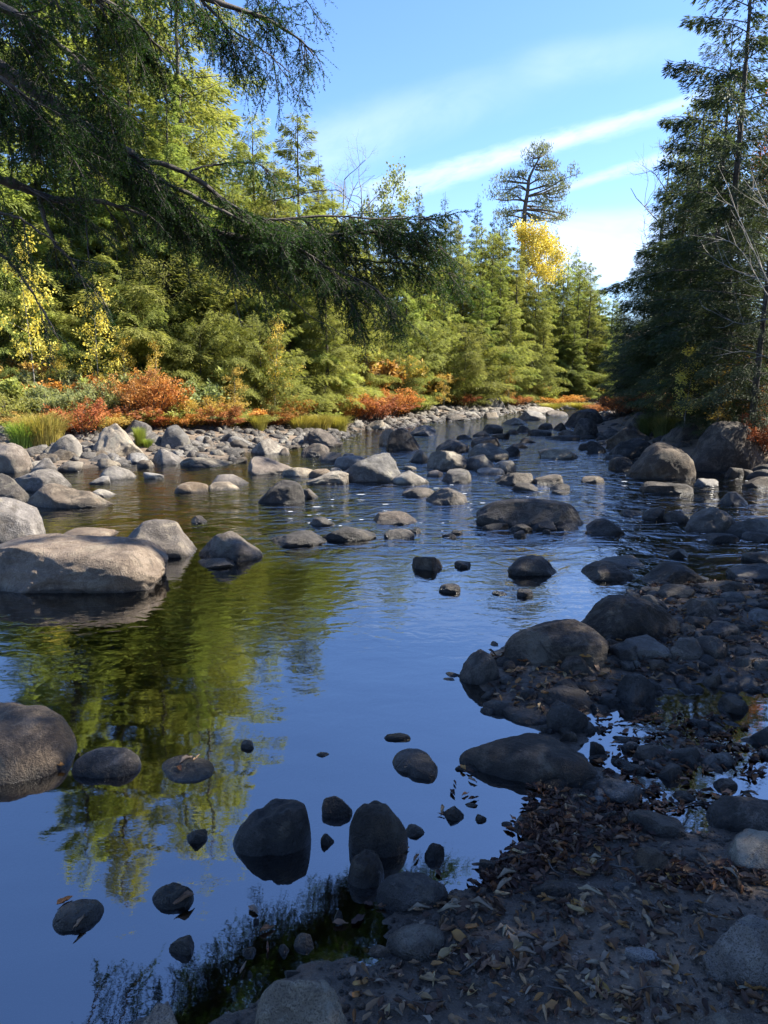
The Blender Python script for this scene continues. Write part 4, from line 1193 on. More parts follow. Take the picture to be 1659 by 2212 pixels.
def branch_tree(seed, h, spread, levels=4, up=.5, first=.3, nlimb=14, twig=.012, sides=3, tr_r=None, leaf=None):
    """broadleaf skeleton; returns wood geometry and list of twig points"""
    r_ = np.random.default_rng(seed)
    g = Geo(); pts = []
    R0 = tr_r or h * .012
    zs = np.linspace(0, h * .93, 10)
    tp = np.column_stack([.03 * h * np.sin(zs / h * 3 + r_.uniform(0, 6)) * zs / h, .03 * h * np.sin(zs / h * 2.4 + r_.uniform(0, 6)) * zs / h, zs])
    tube(g, tp, R0 * (1 - zs / h * .9), 6)
    def grow(p, d, L, rad, lev):
        n = 5
        q = [p]; dd = d
        for _ in range(n - 1):
            dd = unit(dd + r_.normal(size=3) * .16 + UP * .05 * up)
            q.append(q[-1] + dd * L / (n - 1))
        q = np.array(q)
        tube(g, q, np.linspace(rad, rad * .45, n), sides)
        if lev <= 1: pts.extend([q[2], q[3], q[4]])
        if lev <= 0: return
        for _ in range(3 if lev > 1 else 4):
            k = r_.integers(1, n)
            a = unit(dd + r_.normal(size=3) * .75 + UP * .12 * up)
            grow(q[k], a, L * r_.uniform(.45, .7), rad * .5, lev - 1)
    for i in range(nlimb):
        t = first + (.97 - first) * (i + .5) / nlimb
        p = np.array([np.interp(t * h, zs, tp[:, k]) for k in range(3)])
        az = i * 2.4 + r_.normal(0, .3)
        L = spread * (1 - abs(t - .5) * .9) * r_.uniform(.7, 1.1)
        d = unit(np.array((math.cos(az), math.sin(az), up + t * .5)))
        grow(p, d, L, R0 * .4 * (1 - t * .5), levels - 2)
    return g, np.array(pts)

def leaf_cloud(g, pts, n, rad, L, Wd, seed, droopy=.3):
    r_ = np.random.default_rng(seed)
    k = r_.integers(len(pts), size=n)
    pos = pts[k] + r_.normal(size=(n, 3)) * rad
    blades(g, pos, unit(r_.normal(size=(n, 3)) - UP * droopy), unit(r_.normal(size=(n, 3)) + UP * .6), L * r_.uniform(.6, 1.3, n), Wd * r_.uniform(.6, 1.3, n),
           np.clip(r_.random(n) * .6 + .4 * (k % 17) / 17, 0, 1))

PROT = {}
def proto(name, kind, **kw):
    if kind == 'con':
        mat = kw.pop('cm'); bark = kw.pop('bm', 'bark')
        t, c = conifer_mesh(**kw)
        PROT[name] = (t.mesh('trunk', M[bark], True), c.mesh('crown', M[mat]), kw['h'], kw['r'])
    else:
        mat = kw.pop('cm', None); bark = kw.pop('bm', 'bark_grey')
        n, rad, L, Wd = kw.pop('leaf', (0, 0, 0, 0))
        g, pts = branch_tree(**kw)
        c = None
        if n:
            cg = Geo(); leaf_cloud(cg, pts, n, rad, L, Wd, kw['seed'] + 1)
            c = cg.mesh('crown', M[mat])
        PROT[name] = (g.mesh('trunk', M[bark], True), c, kw['h'], kw['spread'])

proto('hem1', 'con', seed=1, h=10, r=2.3, n_el=75000, cm='hem', el=(.15, .026), droop=.45, rise=.30, shape=.66, nbr=84)
proto('hem2', 'con', seed=2, h=10, r=2.6, n_el=75000, cm='hem_yel', el=(.15, .026), droop=.55, rise=.35, shape=.62, nbr=84)
proto('hem3', 'con', seed=3, h=10, r=2.1, n_el=64000, cm='hem', el=(.14, .026), droop=.40, rise=.25, shape=.85, gap=.2)
proto('hem4', 'con', seed=14, h=10, r=2.4, n_el=70000, cm='hem_yel', el=(.14, .026), droop=.5, rise=.4, shape=.8, gap=.18)
proto('spr1', 'con', seed=4, h=12, r=1.7, n_el=30000, cm='spruce', el=(.15, .04), droop=.35, rise=.12, shape=.9, nbr=120, gap=.18)
proto('spr2', 'con', seed=5, h=12, r=1.9, n_el=26000, cm='spruce', el=(.16, .045), droop=.25, rise=.05, shape=.8, nbr=90, gap=.25, t0=.15)
proto('low1', 'con', seed=6, h=4, r=2.2, n_el=46000, cm='hem', el=(.11, .020), droop=.35, rise=.35, shape=.5, nbr=70)
proto('low2', 'con', seed=7, h=4, r=2.4, n_el=46000, cm='hem_yel', el=(.11, .020), droop=.4, rise=.45, shape=.45, nbr=70)
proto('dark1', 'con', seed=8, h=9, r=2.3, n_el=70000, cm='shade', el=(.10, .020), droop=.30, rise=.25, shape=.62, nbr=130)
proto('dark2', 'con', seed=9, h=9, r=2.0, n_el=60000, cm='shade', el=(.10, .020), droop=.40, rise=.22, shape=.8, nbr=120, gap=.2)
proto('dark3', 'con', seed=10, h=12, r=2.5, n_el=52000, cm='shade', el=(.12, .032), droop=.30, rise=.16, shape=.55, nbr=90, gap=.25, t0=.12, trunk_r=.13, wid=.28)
proto('thin', 'con', seed=12, h=14, r=2.6, n_el=12000, cm='hem', el=(.14, .035), droop=.2, rise=.3, shape=.45, nbr=60, t0=.3, gap=.3, bm='bark_pine', trunk_r=.13)
proto('yel', 'br', seed=21, h=9, spread=1.9, levels=4, nlimb=14, first=.62, cm='yellow', leaf=(11000, .20, .11, .09))
proto('bare', 'br', seed=22, h=9, spread=2.2, levels=5, nlimb=11, first=.3)
proto('haz', 'br', seed=23, h=8, spread=1.8, levels=4, nlimb=14, first=.35, cm='pgreen', leaf=(3500, .14, .14, .09))
proto('sap', 'br', seed=24, h=4, spread=.9, levels=3, nlimb=12, first=.25, cm='yellow', leaf=(1500, .08, .085, .055), tr_r=.02)
proto('ora', 'br', seed=25, h=9, spread=2.2, levels=4, nlimb=14, first=.4, cm='orange', leaf=(6000, .15, .13, .09))

TREES = []
def tree(kind, px, Y, yt, ws, label, group=None, cat='tree', name=None, mat=None, rz=None, wx=None):
    """a tree whose tip is seen at (px,yt) when it stands at depth Y"""
    tp = at(px, yt, Y)
    x = tp[0] if wx is None else wx
    g = hz(x, Y)
    H = tp[2] - g
    tm, cm, h0, r0 = PROT[kind]
    s = H / h0
    rz = random.uniform(0, 6.28) if rz is None else rz
    nm = name or {'h': 'hemlock_tree', 's': 'spruce_tree', 'l': 'young_hemlock', 'd': 'dark_conifer', 't': 'thin_pine', 'y': 'yellow_tree', 'b': 'bare_tree', 'o': 'orange_tree'}[kind[0]]
    if kind == 'sap': nm = name or 'yellow_sapling'
    if kind == 'haz': nm = name or 'pale_leafed_tree'
    e = empty(nm, label, cat, (x, Y, g - .05), rz, group)
    e.scale = (s * ws, s * ws, s)
    a = link('trunk', tm, e)
    if cm is not None:
        c = link('crown', cm, e)
        if mat:
            c.material_slots[0].link = 'OBJECT'
            c.material_slots[0].material = M[mat]
    return e

G1 = 'conifers of the left bank'
for a in [
    ('hem1', 30, 22, -300, 1.0, 'tall dark spruce at the left edge of the picture, its tip out of frame'),
    ('hem3', 150, 24, -480, 1.1, 'tallest spruce on the left bank, rising out of the frame left of the thin pine'),
    ('hem1', 255, 23, -60, 1.0, 'bright green hemlock left of the thin pine, its top out of frame'),
    ('hem4', 300, 27, -390, 1.0, 'slender spruce just left of the thin pine'),
    ('thin', 365, 25, -340, 1.0, 'thin pine with sparse bare-looking limbs against the sky'),
    ('hem4', 455, 30, 130, 1.0, 'yellow-green hemlock right behind the thin pine'),
    ('hem3', 330, 22, 120, .9, 'narrow green hemlock directly in front of the thin pine'),
    ('hem2', 545, 28, 235, 1.0, 'yellow-green hemlock between the thin pine and the pointed hemlock'),
    ('hem1', 640, 27, 240, 1.15, 'broad pointed green hemlock that ends the high left skyline'),
    ('hem3', 695, 29, 370, .9, 'hemlock on the right shoulder of the broad pointed one'),
    ('hem4', 585, 24, 330, .9, 'hemlock in front of the broad pointed one'),
    ('hem2', 500, 22, 400, 1.0, 'middle-height yellow-green hemlock behind the main overhanging branch'),
    ('hem4', 405, 22.7, 330, 1.0, 'green hemlock behind the fork of the overhanging branch'),
    ('hem2', 185, 22.2, 250, 1.1, 'green hemlock behind the upper left of the overhanging foliage'),
    ('hem4', 80, 21.7, 330, 1.0, 'yellow-green hemlock near the left edge behind the lower limb'),
    ('hem2', -40, 20.2, 200, 1.0, 'bright hemlock cut by the left edge'),
    ('hem2', 470, 21.2, 590, 1.1, 'low wide hemlock below the middle of the overhanging branch'),
    ('hem3', 620, 22.2, 560, 1.1, 'low hemlock behind the hanging tassels of the branch'),
    ('hem4', 705, 22, 520, 1.0, 'low yellow-green hemlock right of the hanging tassels'),
    ('low1', 290, 20.2, 610, 1.0, 'young hemlock over the yellow saplings'),
    ('low2', 560, 20.2, 690, 1.1, 'young yellow-green hemlock above the orange sumac'),
    ('low2', 10, 19.2, 600, 1.0, 'young bright hemlock by the left edge'),
    ('low2', 430, 19.8, 700, 1.0, 'feathery young hemlock above the pale green shrubs'),
    ('hem4', 765, 25, 560, 1.0, 'yellow-green hemlock where the branch tassels hang lowest'),
    ('hem1', 820, 28, 600, 1.0, 'hemlock right of the lowest tassels')]:
    tree(*a, group=G1)
G2 = 'conifers of the far bank'
for a in [
    ('spr1', 905, 44, 398, .8, 'spruce spire just above the tip of the overhanging branch'),
    ('spr1', 965, 42, 412, .9, 'second spruce spire right of the branch tip'),
    ('spr1', 1030, 46, 416, .75, 'slender spruce spire midway between the branch tip and the lone pine'),
    ('spr2', 1066, 48, 450, .7, 'small spruce spire just left of the lone pine'),
    ('spr2', 997, 50, 458, .7, 'short spruce spire in the notch between two taller ones'),
    ('hem3', 1098, 44, 478, 1.08, 'hemlock top touching the lone pine on its left'),
    ('spr2', 1206, 50, 492, .8, 'blue-green conifer top right of the yellow crown'),
    ('spr1', 1245, 46, 528, .9, 'conifer on the slope of the skyline right of the yellow crown'),
    ('hem3', 1288, 46, 580, 1.22, 'conifer low on the falling skyline'),
    ('spr2', 1335, 46, 618, .9, 'last conifer of the falling skyline before the dark right bank'),
    ('hem1', 860, 38, 470, 1.22, 'wide hemlock directly behind the branch tip'),
    ('hem4', 930, 37, 500, 1.22, 'yellow-green hemlock under the first spruce spires'),
    ('hem2', 1000, 38, 520, 1.22, 'yellow-green hemlock in the middle of the far wood'),
    ('hem1', 1062, 37, 505, 1.22, 'green hemlock under the lone pine'),
    ('hem4', 1122, 37, 540, 1.08, 'yellow-green hemlock left below the yellow crown'),
    ('hem1', 1190, 38.5, 612, 1.08, 'green hemlock right under the yellow crown'),
    ('hem3', 1245, 40, 575, 1.22, 'green hemlock right of the yellow crown'),
    ('hem1', 1300, 42, 622, 1.22, 'green hemlock near the gap at the right of the far wood'),
    ('spr1', 1345, 44, 650, 1.0, 'dark spruce at the gap by the right bank'),
    ('hem2', 880, 31, 565, 1.22, 'bright hemlock in front, below the branch tip'),
    ('hem4', 960, 32, 625, 1.22, 'bright tapering hemlock in the front row'),
    ('hem1', 1040, 33, 600, 1.22, 'tall green hemlock in the middle of the front row'),
    ('hem2', 1105, 34, 650, 1.08, 'yellow-green pointed hemlock in the front row'),
    ('hem3', 1172, 36, 690, 1.22, 'grey-green hemlock in the front row'),
    ('hem1', 1240, 37, 690, 1.22, 'green hemlock at the right of the front row'),
    ('hem3', 1305, 39, 705, 1.22, 'last hemlock of the front row by the right bank'),
    ('low2', 925, 30, 700, 1.22, 'low drooping hemlock above the far orange bushes'),
    ('low1', 1003, 31, 700, 1.35, 'low layered hemlock in the middle of the far bank'),
    ('low2', 1085, 33, 750, 1.22, 'low hemlock above the big leaning slab'),
    ('low1', 1150, 35, 750, 1.08, 'low hemlock right above the far gravel bar'),
    ('low1', 1225, 37, 765, 1.08, 'low grey-green hemlock above the far yellow grass'),
    ('low2', 1290, 40, 775, 1.22, 'low pale green hemlock at the far end of the river'),
    ('low2', 1370, 42, 800, 1.35, 'bright green bush-like hemlock closing the far gap'),
    ('low1', 860, 27, 740, 1.08, 'low hemlock behind the yellow and orange bushes'),
    ('low2', 1340, 44, 740, 1.22, 'pale conifer seen through the gap beside the dark trees')]:
    tree(*a, group=G2)
for a in [('hem2', 1158, 36.5, 600, 1.1, 'yellow-green hemlock covering the foot of the yellow crown'), ('hem1', 1222, 38, 585, 1.2, 'green hemlock shouldering the yellow crown on its right'),
          ('hem3', 1270, 39, 605, 1.3, 'hemlock on the lower falling skyline'), ('hem1', 1322, 41, 645, 1.3, 'hemlock where the skyline dips to the dark right bank'), ('hem2', 895, 34, 520, 1.2, 'yellow-green hemlock behind the tip of the branch'),
          ('hem1', 1085, 35, 560, 1.2, 'hemlock left of the foot of the lone pine'), ('hem4', 740, 27, 470, 1.2, 'yellow-green hemlock behind the outer half of the branch'), ('hem2', 640, 23, 420, 1.2, 'light hemlock above the middle of the branch'),
          ('hem2', 250, 21, 470, 1.2, 'light hemlock behind the lower left limb'), ('low2', 120, 21, 520, 1.3, 'young light hemlock between the left saplings'), ('low2', 350, 21, 560, 1.4, 'young light hemlock below the limb fork'), ('hem2', 130, 23, 380, 1.3, 'yellow-green hemlock filling the left wall'),
          ('low2', 220, 19.8, 690, 1.3, 'low light hemlock behind the tallest sapling'), ('low2', 650, 24, 610, 1.1, 'young yellow-green hemlock below the main limb'), ('low1', 510, 22.5, 640, 1.1, 'young green hemlock beneath the bare whips'),
          ('hem2', 340, 24, 250, 1.3, 'light hemlock crown behind the upper limb'), ('hem2', 430, 23, 470, 1.3, 'light hemlock right behind the limb fork'), ('low2', 70, 20, 660, 1.3, 'low bright hemlock behind the left shrubs'), ('hem1', 800, 31, 500, 1.3, 'green hemlock under the leafless grey trees'),
          ('hem1', 1085, 42, 492, 1.2, 'broad-topped hemlock just left of the lone pine trunk'), ('hem2', 1040, 40, 478, 1.1, 'broad-topped yellow-green hemlock among the spires'), ('hem1', 970, 41, 470, 1.2, 'broad-topped hemlock behind the second spire'),
          ('hem2', 1228, 43, 545, 1.1, 'yellow-green hemlock top right behind the yellow crown'), ('hem1', 1262, 44, 560, 1.2, 'hemlock top on the descending skyline'), ('hem1', 1136, 43, 520, 1.2, 'hemlock hiding the lower trunk of the lone pine'),
          ('hem2', 1175, 37.5, 632, 1.3, 'light hemlock filling below the yellow crown'), ('hem4', 720, 30, 400, 1.2, 'yellow-green hemlock left of the leafless grey trees'), ('hem1', 1000, 35, 560, 1.2, 'tall hemlock in the heart of the far wood')]:
    tree(*a, group=G2)
for k in range(26):   # wood further back, only glimpsed
    px = -60 + k * 62
    Y = 52 if px > 700 else 34
    tree(('spr1', 'hem1', 'hem3')[k % 3], px, Y + (k % 3) * 3, (560 if px > 700 else 330) + 30 * (k % 4) + (60 if px > 1200 else 0), 1.0, 'conifer glimpsed behind the front trees of the wood', group='conifers further back in the wood')
tree('bare', 745, 40, 355, 1.0, 'leafless grey tree left of the branch tip, right of the pointed hemlock')
tree('bare', 792, 42, 372, 1.0, 'leafless grey tree just above the overhanging branch')
tree('haz', 843, 45, 405, .9, 'thin pale-leafed tree beside the first spruce spire')
tree('bare', 1250, 44, 560, .8, 'leafless twiggy tree behind the falling skyline')
tree('yel', 1168, 41.5, 506, .95, 'tree with bright golden-yellow crown below the lone pine')
G3 = 'dark conifers of the right bank'
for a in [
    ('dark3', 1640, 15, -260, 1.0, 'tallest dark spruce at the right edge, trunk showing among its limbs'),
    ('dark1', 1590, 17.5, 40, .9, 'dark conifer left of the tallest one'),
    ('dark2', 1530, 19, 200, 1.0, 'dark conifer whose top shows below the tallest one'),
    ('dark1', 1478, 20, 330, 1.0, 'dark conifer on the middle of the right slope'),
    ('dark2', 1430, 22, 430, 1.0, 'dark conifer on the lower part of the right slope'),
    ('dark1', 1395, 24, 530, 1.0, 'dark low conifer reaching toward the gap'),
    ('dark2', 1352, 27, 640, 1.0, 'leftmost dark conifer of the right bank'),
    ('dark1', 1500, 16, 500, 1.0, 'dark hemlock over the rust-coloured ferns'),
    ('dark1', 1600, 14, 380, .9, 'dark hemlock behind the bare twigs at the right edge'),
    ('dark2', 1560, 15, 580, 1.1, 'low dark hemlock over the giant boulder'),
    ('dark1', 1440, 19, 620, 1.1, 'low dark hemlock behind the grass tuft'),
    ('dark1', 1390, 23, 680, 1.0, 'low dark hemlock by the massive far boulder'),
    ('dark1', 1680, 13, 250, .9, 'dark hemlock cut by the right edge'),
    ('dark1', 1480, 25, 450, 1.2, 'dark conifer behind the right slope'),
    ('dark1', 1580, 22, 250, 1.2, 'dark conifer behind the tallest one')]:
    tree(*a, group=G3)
tree('ora', 1700, 24, 170, .7, 'orange-leaved tree glowing behind the tallest dark spruce')
tree('bare', 1440, 24, 300, .9, 'leafless tree feathering the left side of the dark right bank')
tree('haz', 1510, 21, 260, .6, 'thin leafy tree in front of the dark right bank')
# woodland beside and behind the camera that shades the near shore
for k, (x, y, h, ws_, kd) in enumerate([(5.2, 2.5, 9.5, .9, 'dark1'), (6.2, 4.4, 13.5, .62, 'dark1'), (6.6, 5.4, 7.6, 1.0, 'dark2'), (7.0, 7.2, 6.8, 1.0, 'dark1'), (8.6, 9.4, 7.4, .9, 'dark2'), (7.0, 8.1, 10.6, .75, 'spr2'), (8.4, 3.0, 14, .8, 'dark1'), (6.6, .4, 10, .8, 'dark1'), (9.4, 6.2, 9, .9, 'dark1'), (10.5, 9.6, 9.5, .9, 'dark1')]):
    tm, cm, h0, r0 = PROT[kd]
    e = empty('dark_conifer', 'dark conifer of the wood on the near right bank, beside the camera', 'tree', (x, y, hz(x, y) - .05), k * 1.3, 'conifers beside the camera')
    s = h / h0; e.scale = (s * ws_, s * ws_, s)
    link('trunk', tm, e); link('crown', cm, e)

# yellow saplings
for a in [('sap', 200, 18.0, 640, 1.0, 'slender sapling with large yellow leaves, tallest on the left'),
          ('sap', 120, 18.0, 750, 1.1, 'yellow-leaved sapling left of the tallest sapling'),
          ('sap', 262, 18.2, 735, 1.0, 'yellow-leaved sapling right of the tallest sapling'),
          ('sap', 330, 18.4, 745, 1.0, 'thin amber sapling before the dark trunks'),
          ('sap', 50, 17.5, 540, .9, 'sapling with orange-yellow top near the left edge'),
          ('sap', 505, 18.2, 800, 1.2, 'amber sapling behind the orange sumac'),
          ('sap', 590, 20, 700, 1.0, 'yellow sapling below the hanging tassels'),
          ('sap', 960, 27, 812, 1.2, 'yellow-brown sapling at the edge of the far wood'),
          ('sap', 1100, 31, 800, .9, 'amber sapling by the big leaning slab')]:
    tree(*a, mat='amber' if 'amber' in a[5] or 'brown' in a[5] else None, cat='sapling')
tree('sap', 1490, 14.5, 760, 1.3, 'sapling with yellow leaves in the shade of the right bank', cat='sapling')
tree('sap', 1560, 13.5, 800, 1.4, 'sapling with amber leaves over the giant boulder', cat='sapling', mat='amber')
tree('sap', 1420, 18, 800, 1.2, 'small yellow-leaved sapling behind the dark grass tuft', cat='sapling')

# ------------------------------------------------------------------ the lone pine
def lone_pine():
    Y0 = 46.0
    Z = lambda u, v: (950.5 + .25 * u, 293.8 + .25 * v)
    tr, cr = Geo(), Geo()
    r_ = np.random.default_rng(8)
    base = at(1131, 640, Y0)
    gz = hz(base[0], Y0)
    org = np.array((base[0], Y0, gz))
    trunk = [np.array((base[0] - .2, Y0, gz - .1)), at(*Z(722, 900), Y0)] + [at(*Z(u, v), Y0) for u, v in ((728, 700), (737, 600), (755, 500), (768, 380), (790, 320), (820, 260), (850, 205), (872, 150))]
    tl = smooth_line(trunk, 30) - org
    tube(tr, tl, np.linspace(.16, .03, 30), 8)
    BR = [[(850, 190), (805, 186), (760, 155)], [(855, 190), (900, 160), (937, 118)], [(850, 200), (842, 140), (832, 92)], [(870, 160), (890, 130), (905, 95)],
          [(825, 255), (785, 262), (755, 240)], [(822, 290), (920, 300), (1000, 268)], [(838, 245), (900, 240), (945, 212)], [(830, 270), (900, 262), (965, 250)],
          [(768, 395), (700, 362), (610, 360)], [(755, 475), (690, 430), (600, 460), (500, 465)], [(762, 410), (640, 400), (560, 395), (495, 400)], [(740, 380), (715, 350), (730, 330)],
          [(765, 420), (850, 380), (990, 375)], [(755, 520), (880, 497), (1000, 445), (1110, 430)], [(880, 500), (960, 560), (1080, 550)], [(770, 470), (880, 440), (1010, 420)], [(900, 500), (980, 500), (1080, 480)],
          [(745, 560), (650, 550), (560, 555), (480, 545)], [(742, 600), (850, 612), (1000, 608)], [(745, 580), (660, 520), (600, 520)], [(750, 570), (830, 560), (910, 590)],
          [(735, 640), (620, 645), (540, 690)], [(738, 635), (900, 640), (1050, 670), (1120, 690)], [(740, 665), (860, 705), (980, 712), (1110, 735)], [(740, 660), (820, 720), (860, 760)],
          [(722, 715), (640, 692), (530, 700)], [(718, 760), (620, 775), (530, 812)]]
    for q in BR:
        L = abs(q[-1][0] - q[0][0]) + abs(q[-1][1] - q[0][1])
        dy = r_.normal(0, .9) * L / 300
        n = len(q)
        pts = [at(*Z(*p), Y0 + dy * (k / (n - 1)) ** 1.0) - org for k, p in enumerate(q)]
        for rep in range(2):
            pp = smooth_line(pts, 14)
            if rep:
                off = r_.normal(0, .45, 3) * np.array((.4, 1.6, .3)) * (L / 250)
                pp = pp + off * np.linspace(0, 1, 14)[:, None]
            tube(tr, pp, np.linspace(.038 + L * .0001, .012, 14) * (.8 if rep else 1), 4)
            m = int(26 + L * .50)
            s = .30 + .72 * r_.random(m) ** .75
            cl = (s * 13 + r_.normal(0, .25, m)).astype(int) / 13
            ii_ = np.clip(s * 13, 0, 12.99)
            i0 = ii_.astype(int); f_ = (ii_ - i0)[:, None]
            pos = pp[i0] * (1 - f_) + pp[i0 + 1] * f_
            spread = .06 + .0006 * L
            hsh = np.stack([np.sin(i0 * 7.7 + 1), np.sin(i0 * 3.1 + 2), .35 + .5 * np.sin(i0 * 5.3)], 1)
            pos = pos + hsh * spread * 1.1 + r_.normal(size=(m, 3)) * np.array((.16, .22, .10))
            blades(cr, pos, unit(UP * .9 + r_.normal(size=(m, 3)) * .6), unit(r_.normal(size=(m, 3))), .20 * r_.uniform(.6, 1.2, m), .042, np.clip(r_.random(m), 0, 1))
    e = empty('lone_pine', 'lone crooked pine standing high above the far wood with tiered limbs', 'tree', tuple(org))
    link('trunk', tr.mesh('trunk', M['bark_pine'], True), e)
    link('crown', cr.mesh('crown', M['pine']), e)
lone_pine()

# ------------------------------------------------------------------ shrubs
def shrub_mesh(seed, n, L, Wd, stems=26, tall=1.0, fan=.6, low=.15, jit=.05, kind='kite'):
    """unit shrub: about 1 wide, 1 high"""
    r_ = np.random.default_rng(seed)
    w, c = Geo(), Geo()
    per = n // stems
    for _ in range(stems):
        az = r_.uniform(0, 2 * PI); ln = r_.uniform(.2, 1) ** .6
        bx = np.array((math.cos(az), math.sin(az), 0)) 
        p0 = bx * r_.uniform(0, .18)
        hh = r_.uniform(.6, 1.0) * (1 - .28 * ln)
        p = np.array([p0, p0 + bx * ln * fan * .30 + UP * hh * .5, p0 + bx * ln * fan * .72 + UP * hh * .85 + r_.normal(0, .03, 3), p0 + bx * ln * fan + UP * hh])
        q = smooth_line(p, 8)
        tube(w, q, np.linspace(.008, .003, 8), 3)
        s = low + (1 - low) * r_.random(per) ** .8
        # side twigs
        k = np.clip(s * 7, 0, 6.99); i0 = k.astype(int); f_ = (k - i0)[:, None]
        pos = q[i0] * (1 - f_) + q[i0 + 1] * f_
        tw = unit(np.stack([np.sin(i0 * 2.4 + az * 5), np.cos(i0 * 2.4 + az * 5), np.full(per, .6)], 1)) * (r_.random(per) * .22 * (1.15 - s))[:, None]
        pos = pos + tw + r_.normal(size=(per, 3)) * jit * .6
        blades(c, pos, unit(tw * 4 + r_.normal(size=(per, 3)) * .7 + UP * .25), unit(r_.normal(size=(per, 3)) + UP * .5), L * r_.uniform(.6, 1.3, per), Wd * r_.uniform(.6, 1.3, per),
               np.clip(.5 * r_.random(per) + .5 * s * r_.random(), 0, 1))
    return w, c

SH = {}
for nm, kw in {'fine': dict(n=5200, L=.045, Wd=.020, stems=40), 'fine2': dict(n=5200, L=.045, Wd=.022, stems=46, fan=.52), 'leafy': dict(n=2600, L=.075, Wd=.042, stems=26),
               'leafy2': dict(n=2400, L=.085, Wd=.050, stems=20, fan=.5), 'weed': dict(n=3600, L=.085, Wd=.020, stems=44, fan=.42, low=.05)}.items():
    v = []
    for k in range(2):
        w, c = shrub_mesh(300 + k * 11 + len(nm), **kw)
        v.append((w.mesh('stems', M['bark']), c.mesh('foliage', M['orange'])))
    SH[nm] = v
def grass_mesh(seed, n=900):
    r_ = np.random.default_rng(seed)
    g = Geo()
    az = r_.uniform(0, 2 * PI, n); rr = r_.random(n) ** .6 * .32
    p0 = np.stack([np.cos(az) * rr, np.sin(az) * rr, np.zeros(n)], 1)
    out_ = np.stack([np.cos(az), np.sin(az), np.zeros(n)], 1)
    hh = r_.uniform(.55, 1.0, n)
    sd = np.stack([-np.sin(az), np.cos(az), np.zeros(n)], 1) + r_.normal(size=(n, 3)) * .3
    sd = unit(sd) * .007
    ln = r_.uniform(.02, .35, n)
    pts = [p0, p0 + UP * (hh * .5)[:, None] + out_ * (ln * .3)[:, None], p0 + UP * (hh * .85)[:, None] + out_ * (ln * .8)[:, None], p0 + UP * (hh * .95)[:, None] + out_ * (ln * 1.4)[:, None]]
    v = []
    for k, p in enumerate(pts):
        wv = (1, .9, .6, .1)[k]
        v += [p - sd * wv, p + sd * wv]
    V = np.stack(v, 1).reshape(-1, 3)
    b = np.arange(n)[:, None] * 8
    f = np.concatenate([b + np.array((0, 1, 3, 2)) + 2 * k for k in range(3)])
    g.add(V, f, np.repeat(r_.random(n), 8))
    return g.mesh('grass_tuft', M['grass'])
GR = [grass_mesh(1), grass_mesh(2)]

def shrub(style, px, yb, wpx, hpx, mat, label, group=None, cat='shrub', name='shrub', dY=0.0):
    X, Y, Z = hit(px, yb)
    if dY:
        X = X * (Y + dY) / Y; Y += dY; Z = max(hz(X, Y), 0)
    sc = Y / FL
    w, h = wpx * sc * (1.0 if style == 'grass' else 1.12), hpx * sc * (1.05 if style == 'grass' else 1.42)
    if style == 'grass':
        o = link(name, GR[int(px) % 2], None, (X, Y, Z - .02), random.uniform(0, 6))
        o.scale = (w * .9, w * .7, h)
        o.material_slots[0].link = 'OBJECT'; o.material_slots[0].material = M[mat]
        return tag(o, label, cat, group)
    wm, cm = SH[style][int(px) % 2]
    e = empty(name, label, cat, (X, Y + w * .25, Z - .03), random.uniform(0, 6), group)
    e.scale = (w, w * .9, h)
    link('stems', wm, e)
    c = link('foliage', cm, e)
    c.material_slots[0].link = 'OBJECT'; c.material_slots[0].material = M[mat]
    return e

